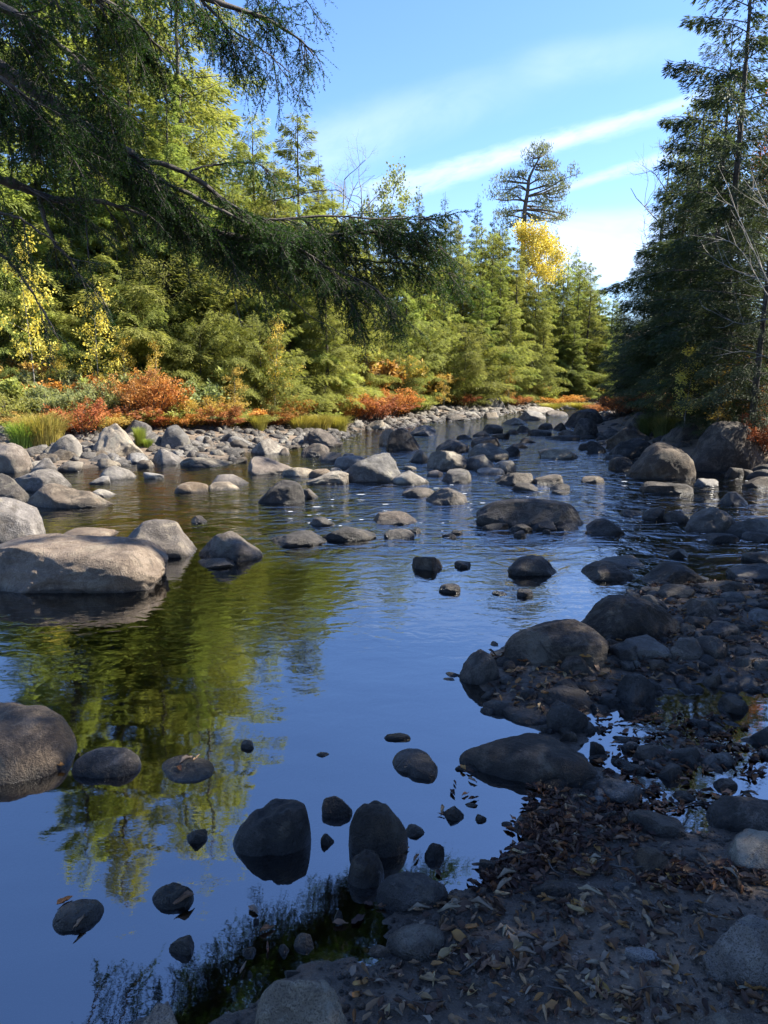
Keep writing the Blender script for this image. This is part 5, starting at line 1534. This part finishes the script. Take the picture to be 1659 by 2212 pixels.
SB = [
 ('weed', 20, 940, 150, 75, 'ygreen', 'yellow-green weedy shrub at the left edge'), ('fine', 60, 948, 120, 55, 'amber', 'low golden shrub by the broad tan rock'),
 ('weed', 120, 935, 130, 85, 'pgreen', 'pale green leafy weeds left of the rust bushes'), ('fine', 165, 945, 110, 70, 'orange', 'small orange shrub beside the wedge-shaped rock'),
 ('weed', 205, 915, 120, 75, 'pgreen', 'pale green shrub between the orange ones'), ('fine', 275, 918, 130, 100, 'rust', 'dense rust-red bush, left of two above the big pale block'),
 ('fine2', 325, 922, 130, 92, 'orange', 'dense orange bush, right of two above the big pale block'), ('leafy', 400, 915, 110, 75, 'pgreen', 'grey-green shrub right of the dense orange bush'),
 ('fine', 442, 925, 110, 62, 'amber', 'low gold shrub above the left shoreline'), ('fine2', 465, 928, 90, 48, 'rust', 'low rust shrub beside the low gold one'),
 ('leafy', 500, 908, 150, 110, 'ygreen', 'yellow-green rounded shrub below the young hemlock'), ('leafy2', 488, 890, 110, 120, 'orange', 'tall orange sumac rising behind the shrubs'),
 ('leafy', 570, 905, 130, 85, 'pgreen', 'pale shrub right of the yellow-green rounded one'), ('fine2', 630, 920, 100, 60, 'orange', 'low orange shrub above the craggy black rock'),
 ('fine', 600, 925, 80, 40, 'rust', 'small rust shrub left of the yellow grass'), ('leafy2', 715, 890, 140, 115, 'yellow', 'bright yellow shrub in the middle of the left bank'),
 ('leafy', 660, 885, 130, 100, 'ygreen', 'green-yellow shrub left of the bright yellow one'), ('leafy2', 780, 890, 150, 110, 'amber', 'amber shrub right of the bright yellow one'),
 ('fine', 760, 912, 120, 55, 'orange', 'orange shrub at the foot of the amber one'), ('fine2', 815, 915, 110, 50, 'rust', 'rust-red low shrub near the tan-topped boulder'),
 ('fine', 855, 905, 100, 55, 'orange', 'vivid orange shrub at the end of the left bank shrubs'), ('leafy', 845, 885, 120, 90, 'yellow', 'yellow shrub behind the vivid orange one'),
 ('leafy', 920, 872, 110, 55, 'amber', 'amber-brown shrub below the far hemlocks'), ('fine', 905, 893, 70, 34, 'ygreen', 'small yellow-green shrub by the dark block'),
 ('leafy2', 965, 868, 100, 50, 'orange', 'orange-brown shrub left of the leaning slab'), ('fine', 1000, 880, 60, 26, 'rust', 'small rust shrub on the far bank'),
 ('leafy', 1070, 860, 90, 45, 'amber', 'amber shrub above the leaning slab'), ('fine', 1110, 880, 60, 24, 'rust', 'low rust shrub right of the leaning slab'),
 ('leafy', 1178, 872, 60, 32, 'ygreen', 'bright yellow-green bush on the far bank'), ('fine', 1215, 880, 100, 22, 'orange', 'strip of orange low growth behind the far bar'),
 ('leafy', 1255, 868, 80, 30, 'yellow', 'yellow bush at the far bank near the gap'), ('fine', 1322, 886, 36, 26, 'orange', 'small bright red-orange clump beside the massive boulder'),
 ('leafy', 1375, 866, 110, 50, 'ygreen', 'bright green bush at the end of the river'), ('fine', 1140, 868, 80, 34, 'amber', 'pale gold growth on the far bank'),
 ('leafy', 350, 880, 120, 80, 'ygreen', 'green shrub behind the dense orange bush'), ('leafy2', 240, 870, 110, 80, 'yellow', 'yellow leafy shrub behind the rust bush'),
 ('leafy2', 120, 870, 120, 90, 'yellow', 'yellow shrub at the foot of the left saplings'), ('leafy', 30, 880, 130, 90, 'amber', 'amber shrub behind the weeds at the left edge'),
 ('leafy', 560, 860, 130, 90, 'amber', 'amber shrub behind the pale shrub'), ('leafy2', 620, 850, 120, 90, 'orange', 'orange-amber shrub below the hanging tassels'),
 ('leafy', 420, 868, 130, 90, 'amber', 'amber twiggy shrub behind the grey-green one'), ('leafy', 1010, 862, 110, 45, 'pgreen', 'dull green shrub before the far hemlocks')]
for a in SB: shrub(*a, group='autumn shrubs of the left and far bank')
GT = [(95, 962, 120, 75, 'grassy', 'yellow grass tuft by the broad tan rock at the left edge'), (50, 965, 90, 60, 'grass', 'light green grass tuft at the left edge'), (303, 962, 42, 44, 'grass', 'bright green grass tuft between the two big pale rocks'),
      (320, 966, 30, 22, 'grass', 'small bright grass tuft beside the bright green one'), (560, 928, 60, 36, 'grassy', 'yellow grass tuft left of the rust shrub'), (650, 928, 70, 34, 'grassy', 'yellow grass tuft, left of three in the long strip'),
      (690, 929, 80, 38, 'grassy', 'yellow-green grass tuft, middle of the long strip'), (728, 930, 70, 36, 'grassy', 'yellow grass tuft, right end of the long strip'),
      (1100, 872, 40, 16, 'grassy', 'small grass tuft by the leaning slab'), (1190, 884, 70, 15, 'grassy', 'yellow grass tuft behind the far bar'), (1250, 883, 80, 16, 'grassy', 'yellow grass tuft left of the red-orange clump'),
      (1400, 942, 70, 48, 'grassd', 'dark green grass tuft left among the right bank boulders'), (1435, 945, 80, 52, 'grassd', 'dark green grass tuft beside the grey rough rock')]
for a in GT: shrub('grass', *a, cat='grass tuft', name='grass_tuft', group='grass tufts of the banks')
SR = [('fine', 1350, 900, 110, 40, 'rust', 'rust ferns at the left end of the right bank'), ('fine2', 1300, 893, 60, 20, 'rust', 'low rust growth behind the massive boulder'), ('fine2', 1480, 905, 130, 55, 'rust', 'rust ferns above the grass tuft'),
      ('fine', 1545, 912, 150, 62, 'rust', 'rust ferns above the giant boulder'), ('fine2', 1620, 925, 150, 75, 'rust', 'rust ferns at the right edge behind the giant boulder'), ('fine', 1655, 985, 110, 80, 'rust', 'rust fern hanging over the right side of the giant boulder'),
      ('fine', 1420, 895, 110, 42, 'rust', 'rust ferns behind the grey rock of the right bank'), ('leafy', 1590, 880, 130, 80, 'amber', 'amber shrub under the dark hemlocks'), ('leafy', 1500, 880, 120, 70, 'rust', 'brown shrub under the dark hemlocks'),
      ('leafy', 1650, 870, 140, 110, 'orange', 'orange shrub in the shade at the right edge')]
for a in SR: shrub(*a, group='ferns and shrubs of the right bank')

rs_ = np.random.default_rng(31)
for k in range(34):   # low growth joining the shrubs into one band
    px = -20 + k * 27 + rs_.uniform(-8, 8)
    yb = np.interp(px, [0, 300, 600, 900], [938, 928, 920, 892]) + rs_.uniform(-6, 4)
    st = ('fine', 'weed', 'leafy')[k % 3]
    mt = ('ygreen', 'orange', 'amber', 'pgreen', 'rust', 'ygreen', 'orange')[k % 7]
    shrub(st, px, yb, rs_.uniform(70, 110), rs_.uniform(20, 42), mt, 'low mixed autumn growth at the front of the left bank shrubs', group='low growth along the left bank')
for k in range(26):
    px = -20 + k * 36 + rs_.uniform(-8, 8)
    yb = np.interp(px, [0, 300, 600, 900], [900, 895, 890, 875]) + rs_.uniform(-6, 4)
    shrub(('leafy', 'leafy2')[k % 2], px, yb, rs_.uniform(90, 140), rs_.uniform(50, 85), ('amber', 'ygreen', 'yellow', 'pgreen', 'orange')[k % 5], 'leafy thicket shrub behind the front shrubs of the left bank', group='thicket shrubs of the left bank')
# leafless twigs reaching in from the right edge
def bare_twigs():
    g = Geo(); r_ = np.random.default_rng(4)
    Y0 = 6.2
    root = np.array((4.6, Y0, hz(4.6, Y0)))
    def tw(px_pts, rad, Yv):
        pts = smooth_line([at(x, y, Yv + .04 * k) for k, (x, y) in enumerate(px_pts)], 12) - root
        tube(g, pts, np.linspace(rad, rad * .3, 12), 4)
        for _ in range(9):
            k = r_.integers(3, 11)
            d = unit(pts[min(k + 1, 11)] - pts[k - 1] + r_.normal(size=3) * .14 + np.array((-.05, 0, .08)))
            L = r_.uniform(.10, .34)
            q = np.array([pts[k], pts[k] + d * L * .5 + r_.normal(0, .01, 3), pts[k] + d * L + UP * .02])
            tube(g, smooth_line(q, 5), np.linspace(rad * .4, rad * .15, 5), 3)
    tube(g, smooth_line(np.array([[0, 0, 0], [-.12, 0, 1.0], [-.2, .0, 1.9], [-.3, 0, 2.6], [-.5, 0, 3.3]]), 14), np.linspace(.035, .012, 14), 5)
    tw([(1790, 800), (1700, 690), (1655, 600), (1610, 500), (1575, 420)], .008, Y0)
    tw([(1760, 760), (1660, 640), (1600, 540), (1548, 510)], .006, Y0)
    tw([(1790, 700), (1690, 620), (1600, 590), (1520, 545)], .006, Y0 + .3)
    tw([(1790, 760), (1680, 690), (1600, 700), (1515, 660)], .005, Y0 + .2)
    tw([(1790, 600), (1720, 520), (1650, 440), (1600, 380)], .007, Y0 - .2)
    tw([(1790, 900), (1700, 800), (1620, 760), (1540, 770)], .005, Y0 + .4)
    tw([(1790, 560), (1700, 440), (1665, 340), (1640, 260)], .006, Y0 + .2)
    o = link('bare_shrub', g.mesh('bare_shrub', M['bark_grey'], True), None, tuple(root))
    tag(o, 'leafless pale-twigged shrub reaching in from the right edge', 'shrub')
bare_twigs()

# ------------------------------------------------------------------ overhanging hemlock in the foreground
def overhanging():
    r_ = np.random.default_rng(99)
    org = np.array((-4.3, 3.9, 0.1))
    wood, fol = Geo(), Geo()
    TW = []          # twig list: start, dir, length
    zs = np.linspace(-.3, 11, 16)
    tube(wood, np.column_stack([.04 * np.sin(zs), .03 * zs, zs]), np.linspace(.24, .05, 16), 10)
    trunk = wood; limbs = []
    def limb(pts, rad, dens, hang=.5, sl=(.35, .8), start=0.0, side=1.0, bare=False):
        P = [at(x, y, Y) if len(q) == 3 else np.array(q[:3]) for q in pts for (x, y, Y) in [q[:3]]]
        n = 24
        L = smooth_line(P, n)
        L = L + np.cumsum(r_.normal(0, .004, (n, 3)), 0)
        g = Geo()
        tube(g, L - org, np.linspace(rad[0], rad[1], n) * (1 + .12 * r_.normal(size=n)), 7)
        seg = np.linalg.norm(np.diff(L, axis=0), axis=1); tot = seg.sum()
        m = int(dens * tot)
        for _ in range(m):
            s = start + (1 - start) * r_.random()
            k = min(int(s * (n - 1)), n - 2)
            p = L[k] + (L[k + 1] - L[k]) * r_.random()
            ax = unit(L[k + 1] - L[k])
            lat = unit(np.cross(ax, UP)) * (1 if r_.random() < .5 else -1)
            d = unit(ax * r_.uniform(.3, .9) + lat * r_.uniform(.1, 1.0) * side - UP * hang * r_.uniform(-.1, 1.15))
            ln = r_.uniform(*sl) * (1.15 - .5 * s)
            secondary(g, p, d, ln, rad[1] * .6 + .0018, hang, bare)
        limbs.append(g)
    def secondary(g, p, d, ln, rr, hang, bare=False):
        n = 8
        q = [p]; dd = d
        for _ in range(n - 1):
            dd = unit(dd + r_.normal(size=3) * .11 - UP * .045 * hang)
            q.append(q[-1] + dd * ln / (n - 1))
        q = np.array(q)
        tube(g, q - org, np.linspace(rr, .0012, n), 3)
        if bare: return
        pl = unit(np.cross(dd, unit(UP + r_.normal(size=3) * .5)))
        m3 = max(3, int(ln / .050))
        for j in range(m3):
            s = .10 + .88 * (j + .5) / m3
            k = min(int(s * (n - 1)), n - 2)
            a = unit(q[k + 1] - q[k])
            d3 = unit(a * .75 + pl * (1 if j % 2 else -1) * .8 - UP * .30 * hang + r_.normal(size=3) * .16)
            l3 = ln * .42 * (1.1 - .75 * s) * r_.uniform(.7, 1.2)
            if l3 < .05: continue
            p3 = np.array([q[k], q[k] + d3 * l3 * .5 - UP * .01, q[k] + d3 * l3 - UP * l3 * .16])
            tube(g, p3 - org, np.array((rr * .4, .0012, .0008)), 3)
            m4 = max(2, int(l3 / .026))
            pl3 = unit(np.cross(d3, unit(UP + r_.normal(size=3) * .4)))
            for i4 in range(m4):
                s4 = (i4 + .6) / m4
                pp = p3[0] * (1 - s4) + p3[2] * s4
                TW.append((pp, unit(d3 * .8 + pl3 * (1 if i4 % 2 else -1) * .8 - UP * .2 + r_.normal(size=3) * .15), r_.uniform(.035, .075) * (1.2 - .5 * s4)))
            TW.append((p3[1], unit(p3[2] - p3[1]), l3 * .55))
        nt_ = max(5, int(ln / .034))
        for j in range(nt_):
            s = .12 + .88 * (j + .5) / nt_
            k = min(int(s * (n - 1)), n - 2)
            a = unit(q[k + 1] - q[k])
            pp = q[k] + (q[k + 1] - q[k]) * ((s * (n - 1)) % 1)
            sd = pl * (1 if j % 2 else -1)
            TW.append((pp, unit(a * .8 + sd * .75 - UP * .22 + r_.normal(size=3) * .12), r_.uniform(.07, .17) * (1.15 - .6 * s)))
        TW.append((q[-2], unit(q[-1] - q[-2]), .10))
    # main limb of the picture and its tip
    limb([(-140, 40, 3.75), (-60, 110, 3.8), (60, 190, 3.9), (210, 303, 4.05), (290, 348, 4.15), (340, 415, 4.25), (425, 492, 4.4), (500, 522, 4.55), (600, 527, 4.7), (720, 515, 4.85), (850, 512, 5.0), (950, 545, 5.1)], (.044, .005), 60, .62, (.22, .48), start=.22)
    limb([(285, 345, 4.15), (350, 355, 4.2), (420, 395, 4.3), (480, 440, 4.4), (560, 475, 4.5), (700, 470, 4.65), (820, 480, 4.8), (930, 478, 4.95)], (.016, .003), 38, .5, (.24, .46), start=.30)
    limb([(300, 365, 4.15), (400, 420, 4.2), (500, 470, 4.3), (600, 520, 4.4), (700, 580, 4.5), (760, 640, 4.6), (775, 700, 4.65)], (.012, .002), 20, .9, (.25, .42), start=.45)
    limb([(520, 525, 4.55), (620, 560, 4.6), (720, 580, 4.65), (820, 620, 4.7), (870, 680, 4.75)], (.010, .002), 38, .9, (.22, .40), start=.30)
    limb([(600, 527, 4.7), (700, 545, 4.9), (800, 560, 5.0), (900, 560, 5.1), (985, 575, 5.2)], (.009, .002), 44, .7, (.22, .40), start=.1)
    limb([(690, 515, 4.85), (780, 480, 4.9), (860, 462, 5.0), (925, 470, 5.1)], (.008, .002), 26, .4, (.2, .36), start=.1)
    limb([(400, 395, 4.3), (430, 365, 4.3), (490, 352, 4.35), (560, 365, 4.4), (600, 385, 4.45)], (.007, .002), 26, .5, (.16, .30), start=.3)
    limb([(470, 515, 4.5), (560, 540, 4.5), (640, 580, 4.5)], (.009, .002), 30, 1.0, (.3, .5), start=.1)
    # lower left limb
    limb([(-150, 300, 3.6), (-60, 360, 3.7), (30, 400, 3.8), (120, 432, 3.9), (240, 440, 4.0), (330, 470, 4.1)], (.034, .006), 9, .9, (.3, .6), start=.1)
    limb([(85, 425, 3.85), (100, 480, 3.85), (150, 560, 3.9), (215, 650, 3.95)], (.013, .002), 9, .8, (.2, .4), start=.4)
    limb([(-100, 520, 3.6), (0, 560, 3.65), (60, 640, 3.7), (110, 730, 3.7)], (.012, .002), 6, .9, (.2, .4), start=.3)
    # hanging bare-ish whips
    limb([(150, 370, 4), (185, 480, 4.0), (200, 580, 4.0), (225, 650, 4.0)], (.006, .0015), 4, 1, (.15, .3))
    limb([(505, 530, 4.5), (508, 610, 4.5), (525, 690, 4.5), (565, 700, 4.5)], (.004, .0012), 5, 1, (.1, .2), bare=True)
    limb([(520, 540, 4.5), (600, 610, 4.5), (680, 680, 4.5), (745, 705, 4.5)], (.004, .0012), 6, 1, (.1, .25), bare=True)
    limb([(590, 436, 4.4), (650, 425, 4.4), (720, 415, 4.4), (780, 450, 4.4)], (.004, .0012), 5, .5, (.05, .15), bare=True)
    # dense curtain in the upper left
    for (pts, rad, dens, hang) in [
        ([(-150, -40, 3.3), (0, 10, 3.4), (90, 70, 3.5), (180, 140, 3.6), (240, 215, 3.7)], (.022, .004), 50, 1.0),
        ([(-150, -120, 3.5), (0, -90, 3.6), (150, -40, 3.7), (260, 20, 3.8), (330, 90, 3.9)], (.020, .004), 42, 1.0),
        ([(-150, 90, 3.2), (-40, 140, 3.3), (60, 210, 3.4), (130, 270, 3.5)], (.018, .004), 44, 1.0),
        ([(-150, 190, 3.4), (-20, 230, 3.5), (90, 280, 3.6), (180, 330, 3.7)], (.016, .004), 38, 1.0),
        ([(-160, -260, 3.7), (80, -190, 3.8), (250, -120, 3.9), (400, -40, 4.0), (520, 8, 4.1), (600, 35, 4.2), (655, 75, 4.25), (688, 112, 4.3)], (.024, .003), 18, 1.0),
        ([(250, -120, 3.9), (400, -80, 4.0), (500, -60, 4.1), (600, -40, 4.2), (690, -5, 4.3)], (.012, .003), 10, 1.0),
        ([(400, -40, 4.0), (480, 40, 4.1), (560, 90, 4.15), (620, 150, 4.2)], (.008, .002), 16, 1.0),
        ([(-150, 400, 3.3), (-40, 450, 3.4), (60, 470, 3.5), (140, 520, 3.6)], (.012, .003), 14, 1.3)]:
        limb(pts, rad, dens, hang, (.22, .46), start=.08)
    # higher limbs above the frame, seen mirrored in the water
    for k, (x, y, Y) in enumerate([(300, -560, 4.4), (340, -470, 4.3), (60, -420, 4.0), (-40, -560, 3.8), (160, -640, 4.1), (-120, -380, 3.6)]):
        limb([(-250, y - 160, 3.7), (x - 330, y - 90, 3.9), (x - 150, y - 30, Y - .2), (x, y + 10, Y)], (.022, .004), 16, .8, (.3, .6), start=.25)
    # needles on all twigs
    S = np.array([t[0] for t in TW]); Dr = np.array([t[1] for t in TW]); Ln = np.array([t[2] for t in TW])
    inview = S[:, 2] < 4.6
    per = np.where(inview, (Ln / .0040).astype(int), (Ln / .009).astype(int))
    idx = np.repeat(np.arange(len(TW)), per)
    cnt = len(idx)
    s = r_.random(cnt)
    sd = np.where(r_.random(cnt) < .5, -1.0, 1.0)
    d0 = Dr[idx]
    lat = unit(np.cross(d0, unit(UP + .5 * np.sin(idx[:, None] * np.array((1.3, 2.1, .7))))))
    pos = S[idx] + d0 * (s * Ln[idx])[:, None] - UP * (.25 * s * s * Ln[idx])[:, None]
    d = unit(lat * sd[:, None] + d0 * .55 + r_.normal(size=(cnt, 3)) * .28)
    big = np.where(inview, 1.0, 1.7)[idx]
    rnd = np.clip(.5 * r_.random(cnt) + .5 * np.abs(np.sin(idx * 1.7)), 0, 1)
    blades(fol, pos - org, d, unit(UP + r_.normal(size=(cnt, 3)) * .6), (.018 - .006 * s) * big, .0048 * big, rnd, 'tri')
    for (a0) in (1,):
        n = len(TW)
        q = np.stack([S - org, S + Dr * Ln[:, None] * .5 - UP * (Ln * .06)[:, None] - org, S + Dr * Ln[:, None] - UP * (.25 * Ln)[:, None] - org], 1)
        w_ = unit(np.cross(Dr, UP)) * .0012
        V = np.stack([q[:, 0] - w_, q[:, 0] + w_, q[:, 2]], 1).reshape(-1, 3)
        wood.add(V, np.arange(n * 3).reshape(-1, 3))
    e = empty('overhanging_hemlock', 'dark hemlock leaning in from the upper left, its branches hanging over the river', 'tree', tuple(org))
    link('trunk', trunk.mesh('trunk', M['bark'], True), e)
    for g in limbs:
        link('limb', g.mesh('limb', M['bark'], True), e)
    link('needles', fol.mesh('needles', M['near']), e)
    print('needles', cnt, 'twigs', len(TW))
overhanging()
# ------------------------------------------------------------------ foam flecks
rf = np.random.default_rng(3)
g = Geo()
for _ in range(60):  # white flecks modelled in place of the sparkle on the rapids
    px, py = (rf.uniform(560, 1300), rf.uniform(960, 1180)) if rf.random() < .75 else (rf.uniform(1300, 1659), rf.uniform(1030, 1120))
    X, Y = gpt(px, py)
    if hz(X, Y) > -.03: continue
    s = rf.uniform(.004, .012) * (Y / 8)
    t = np.linspace(0, 2 * PI, 6, endpoint=False)
    v = np.column_stack([X + np.cos(t) * s * rf.uniform(2, 5), Y + np.sin(t) * s, np.full(6, .004)])
    v = np.vstack([v, [[X, Y, .005]]])
    g.add(v, np.array([[k, (k + 1) % 6, 6] for k in range(6)]))
m, nt = new_mat('glint')
bs = N(nt, 'ShaderNodeBsdfPrincipled'); bs.inputs['Base Color'].default_value = (.85, .87, .88, 1); bs.inputs['Roughness'].default_value = .35
out = N(nt, 'ShaderNodeOutputMaterial'); LK(nt, bs.outputs[0], out.inputs[0])
tag(link('glint', g.mesh('glint', m)), 'white foam flecks on the riffles', 'glint', kind='stuff')

# ------------------------------------------------------------------ sun and sky
SUN_AZ, SUN_EL = R(78), R(43)
sd = bpy.data.lights.new('sun', 'SUN')
sd.energy = 5.0
sd.angle = R(.5)
sd.color = (1.0, .93, .80)
so = bpy.data.objects.new('sun', sd); COL.objects.link(so)
dirv = Vector((math.sin(SUN_AZ) * math.cos(SUN_EL), math.cos(SUN_AZ) * math.cos(SUN_EL), math.sin(SUN_EL)))
so.rotation_euler = dirv.to_track_quat('Z', 'Y').to_euler()
so.location = dirv * 60

w = bpy.data.worlds.new('World'); SC.world = w; w.use_nodes = True
nt = w.node_tree; nt.nodes.clear()
sky = N(nt, 'ShaderNodeTexSky'); sky.sky_type = 'NISHITA'; sky.sun_disc = False
sky.sun_elevation = SUN_EL; sky.sun_rotation = SUN_AZ
sky.air_density = 1.0; sky.dust_density = .4; sky.ozone_density = 2.0
SKY_STR = .090
tc = N(nt, 'ShaderNodeTexCoord')
Dn = N(nt, 'ShaderNodeVectorMath', operation='NORMALIZE'); LK(nt, tc.outputs['Generated'], Dn.inputs[0]); DV = Dn.outputs[0]
def dirp(px, py):
    return Vector(ray(px, py)).normalized()
def dot(v):
    n = N(nt, 'ShaderNodeVectorMath', operation='DOT_PRODUCT'); LK(nt, DV, n.inputs[0]); n.inputs[1].default_value = v
    return n.outputs['Value']
col = mixc(nt, 1.0, sky.outputs[0], (.59, .74, 1.03), 'MULTIPLY')
WHITE = (4.8, 5.2, 6.0)
def band(p0, p1, w0, w1, amt, col, sc=(34, 110), fade=(.05, .25)):
    a, b = dirp(*p0), dirp(*p1)
    nrm = a.cross(b).normalized(); t = (b - a).normalized()
    dn_, al = dot(nrm), dot(t)
    a0, a1 = a.dot(t), b.dot(t)
    cmb = N(nt, 'ShaderNodeCombineXYZ')
    LK(nt, math_n(nt, 'MULTIPLY', al, sc[0]), cmb.inputs[0]); LK(nt, math_n(nt, 'MULTIPLY', dn_, sc[1]), cmb.inputs[1])
    nz = noise_n(nt, cmb.outputs[0], 1.0, 5, .62, .5)
    ww = math_n(nt, 'MULTIPLY_ADD', nz, .8, .6)
    wl = smap(nt, al, a0, a1, w0, w1)
    d = math_n(nt, 'DIVIDE', math_n(nt, 'ABSOLUTE', dn_), math_n(nt, 'MULTIPLY', wl, ww))
    f = smap(nt, d, 1.0, .1)
    f = math_n(nt, 'MULTIPLY', f, smap(nt, al, a0 - fade[0], a0 + fade[0] * .3))
    f = math_n(nt, 'MULTIPLY', f, smap(nt, al, a1 + fade[1], a1 - fade[1] * .2))
    f = math_n(nt, 'MULTIPLY', f, smap(nt, nz, .22, .62, .35, 1.0))
    return mixc(nt, math_n(nt, 'MULTIPLY', f, amt), col, WHITE)
col = band((800, 440), (1500, 212), .015, .009, .32, col)
col = band((800, 405), (1200, 305), .012, .016, .35, col)
col = band((1200, 410), (1460, 335), .008, .011, .34, col)
col = band((680, 330), (900, 255), .05, .04, .22, col, (6, 16))
col = band((1200, 500), (1700, 485), .030, .034, .42, col, (5, 14), (.02, .3))
col = band((1220, 570), (1700, 555), .034, .04, .55, col, (5, 14), (.04, .3))
col = band((1180, 140), (1420, 110), .03, .03, .14, col, (6, 16))
sp = N(nt, 'ShaderNodeSeparateXYZ'); LK(nt, DV, sp.inputs[0])
hzf = smap(nt, sp.outputs['Z'], .30, .02)
col = mixc(nt, math_n(nt, 'MULTIPLY', hzf, .10), col, WHITE)
bg = N(nt, 'ShaderNodeBackground'); LK(nt, col, bg.inputs[0]); bg.inputs[1].default_value = SKY_STR
out = N(nt, 'ShaderNodeOutputWorld'); LK(nt, bg.outputs[0], out.inputs[0])

SC.view_settings.view_transform = 'Standard'
SC.view_settings.look = 'None'
SC.view_settings.gamma = 1
SC.view_settings.exposure = 1.85
c = SC.cycles
c.max_bounces = 7; c.diffuse_bounces = 3; c.glossy_bounces = 2; c.transmission_bounces = 4; c.transparent_max_bounces = 8
c.caustics_reflective = False; c.caustics_refractive = False
c.sample_clamp_indirect = 4
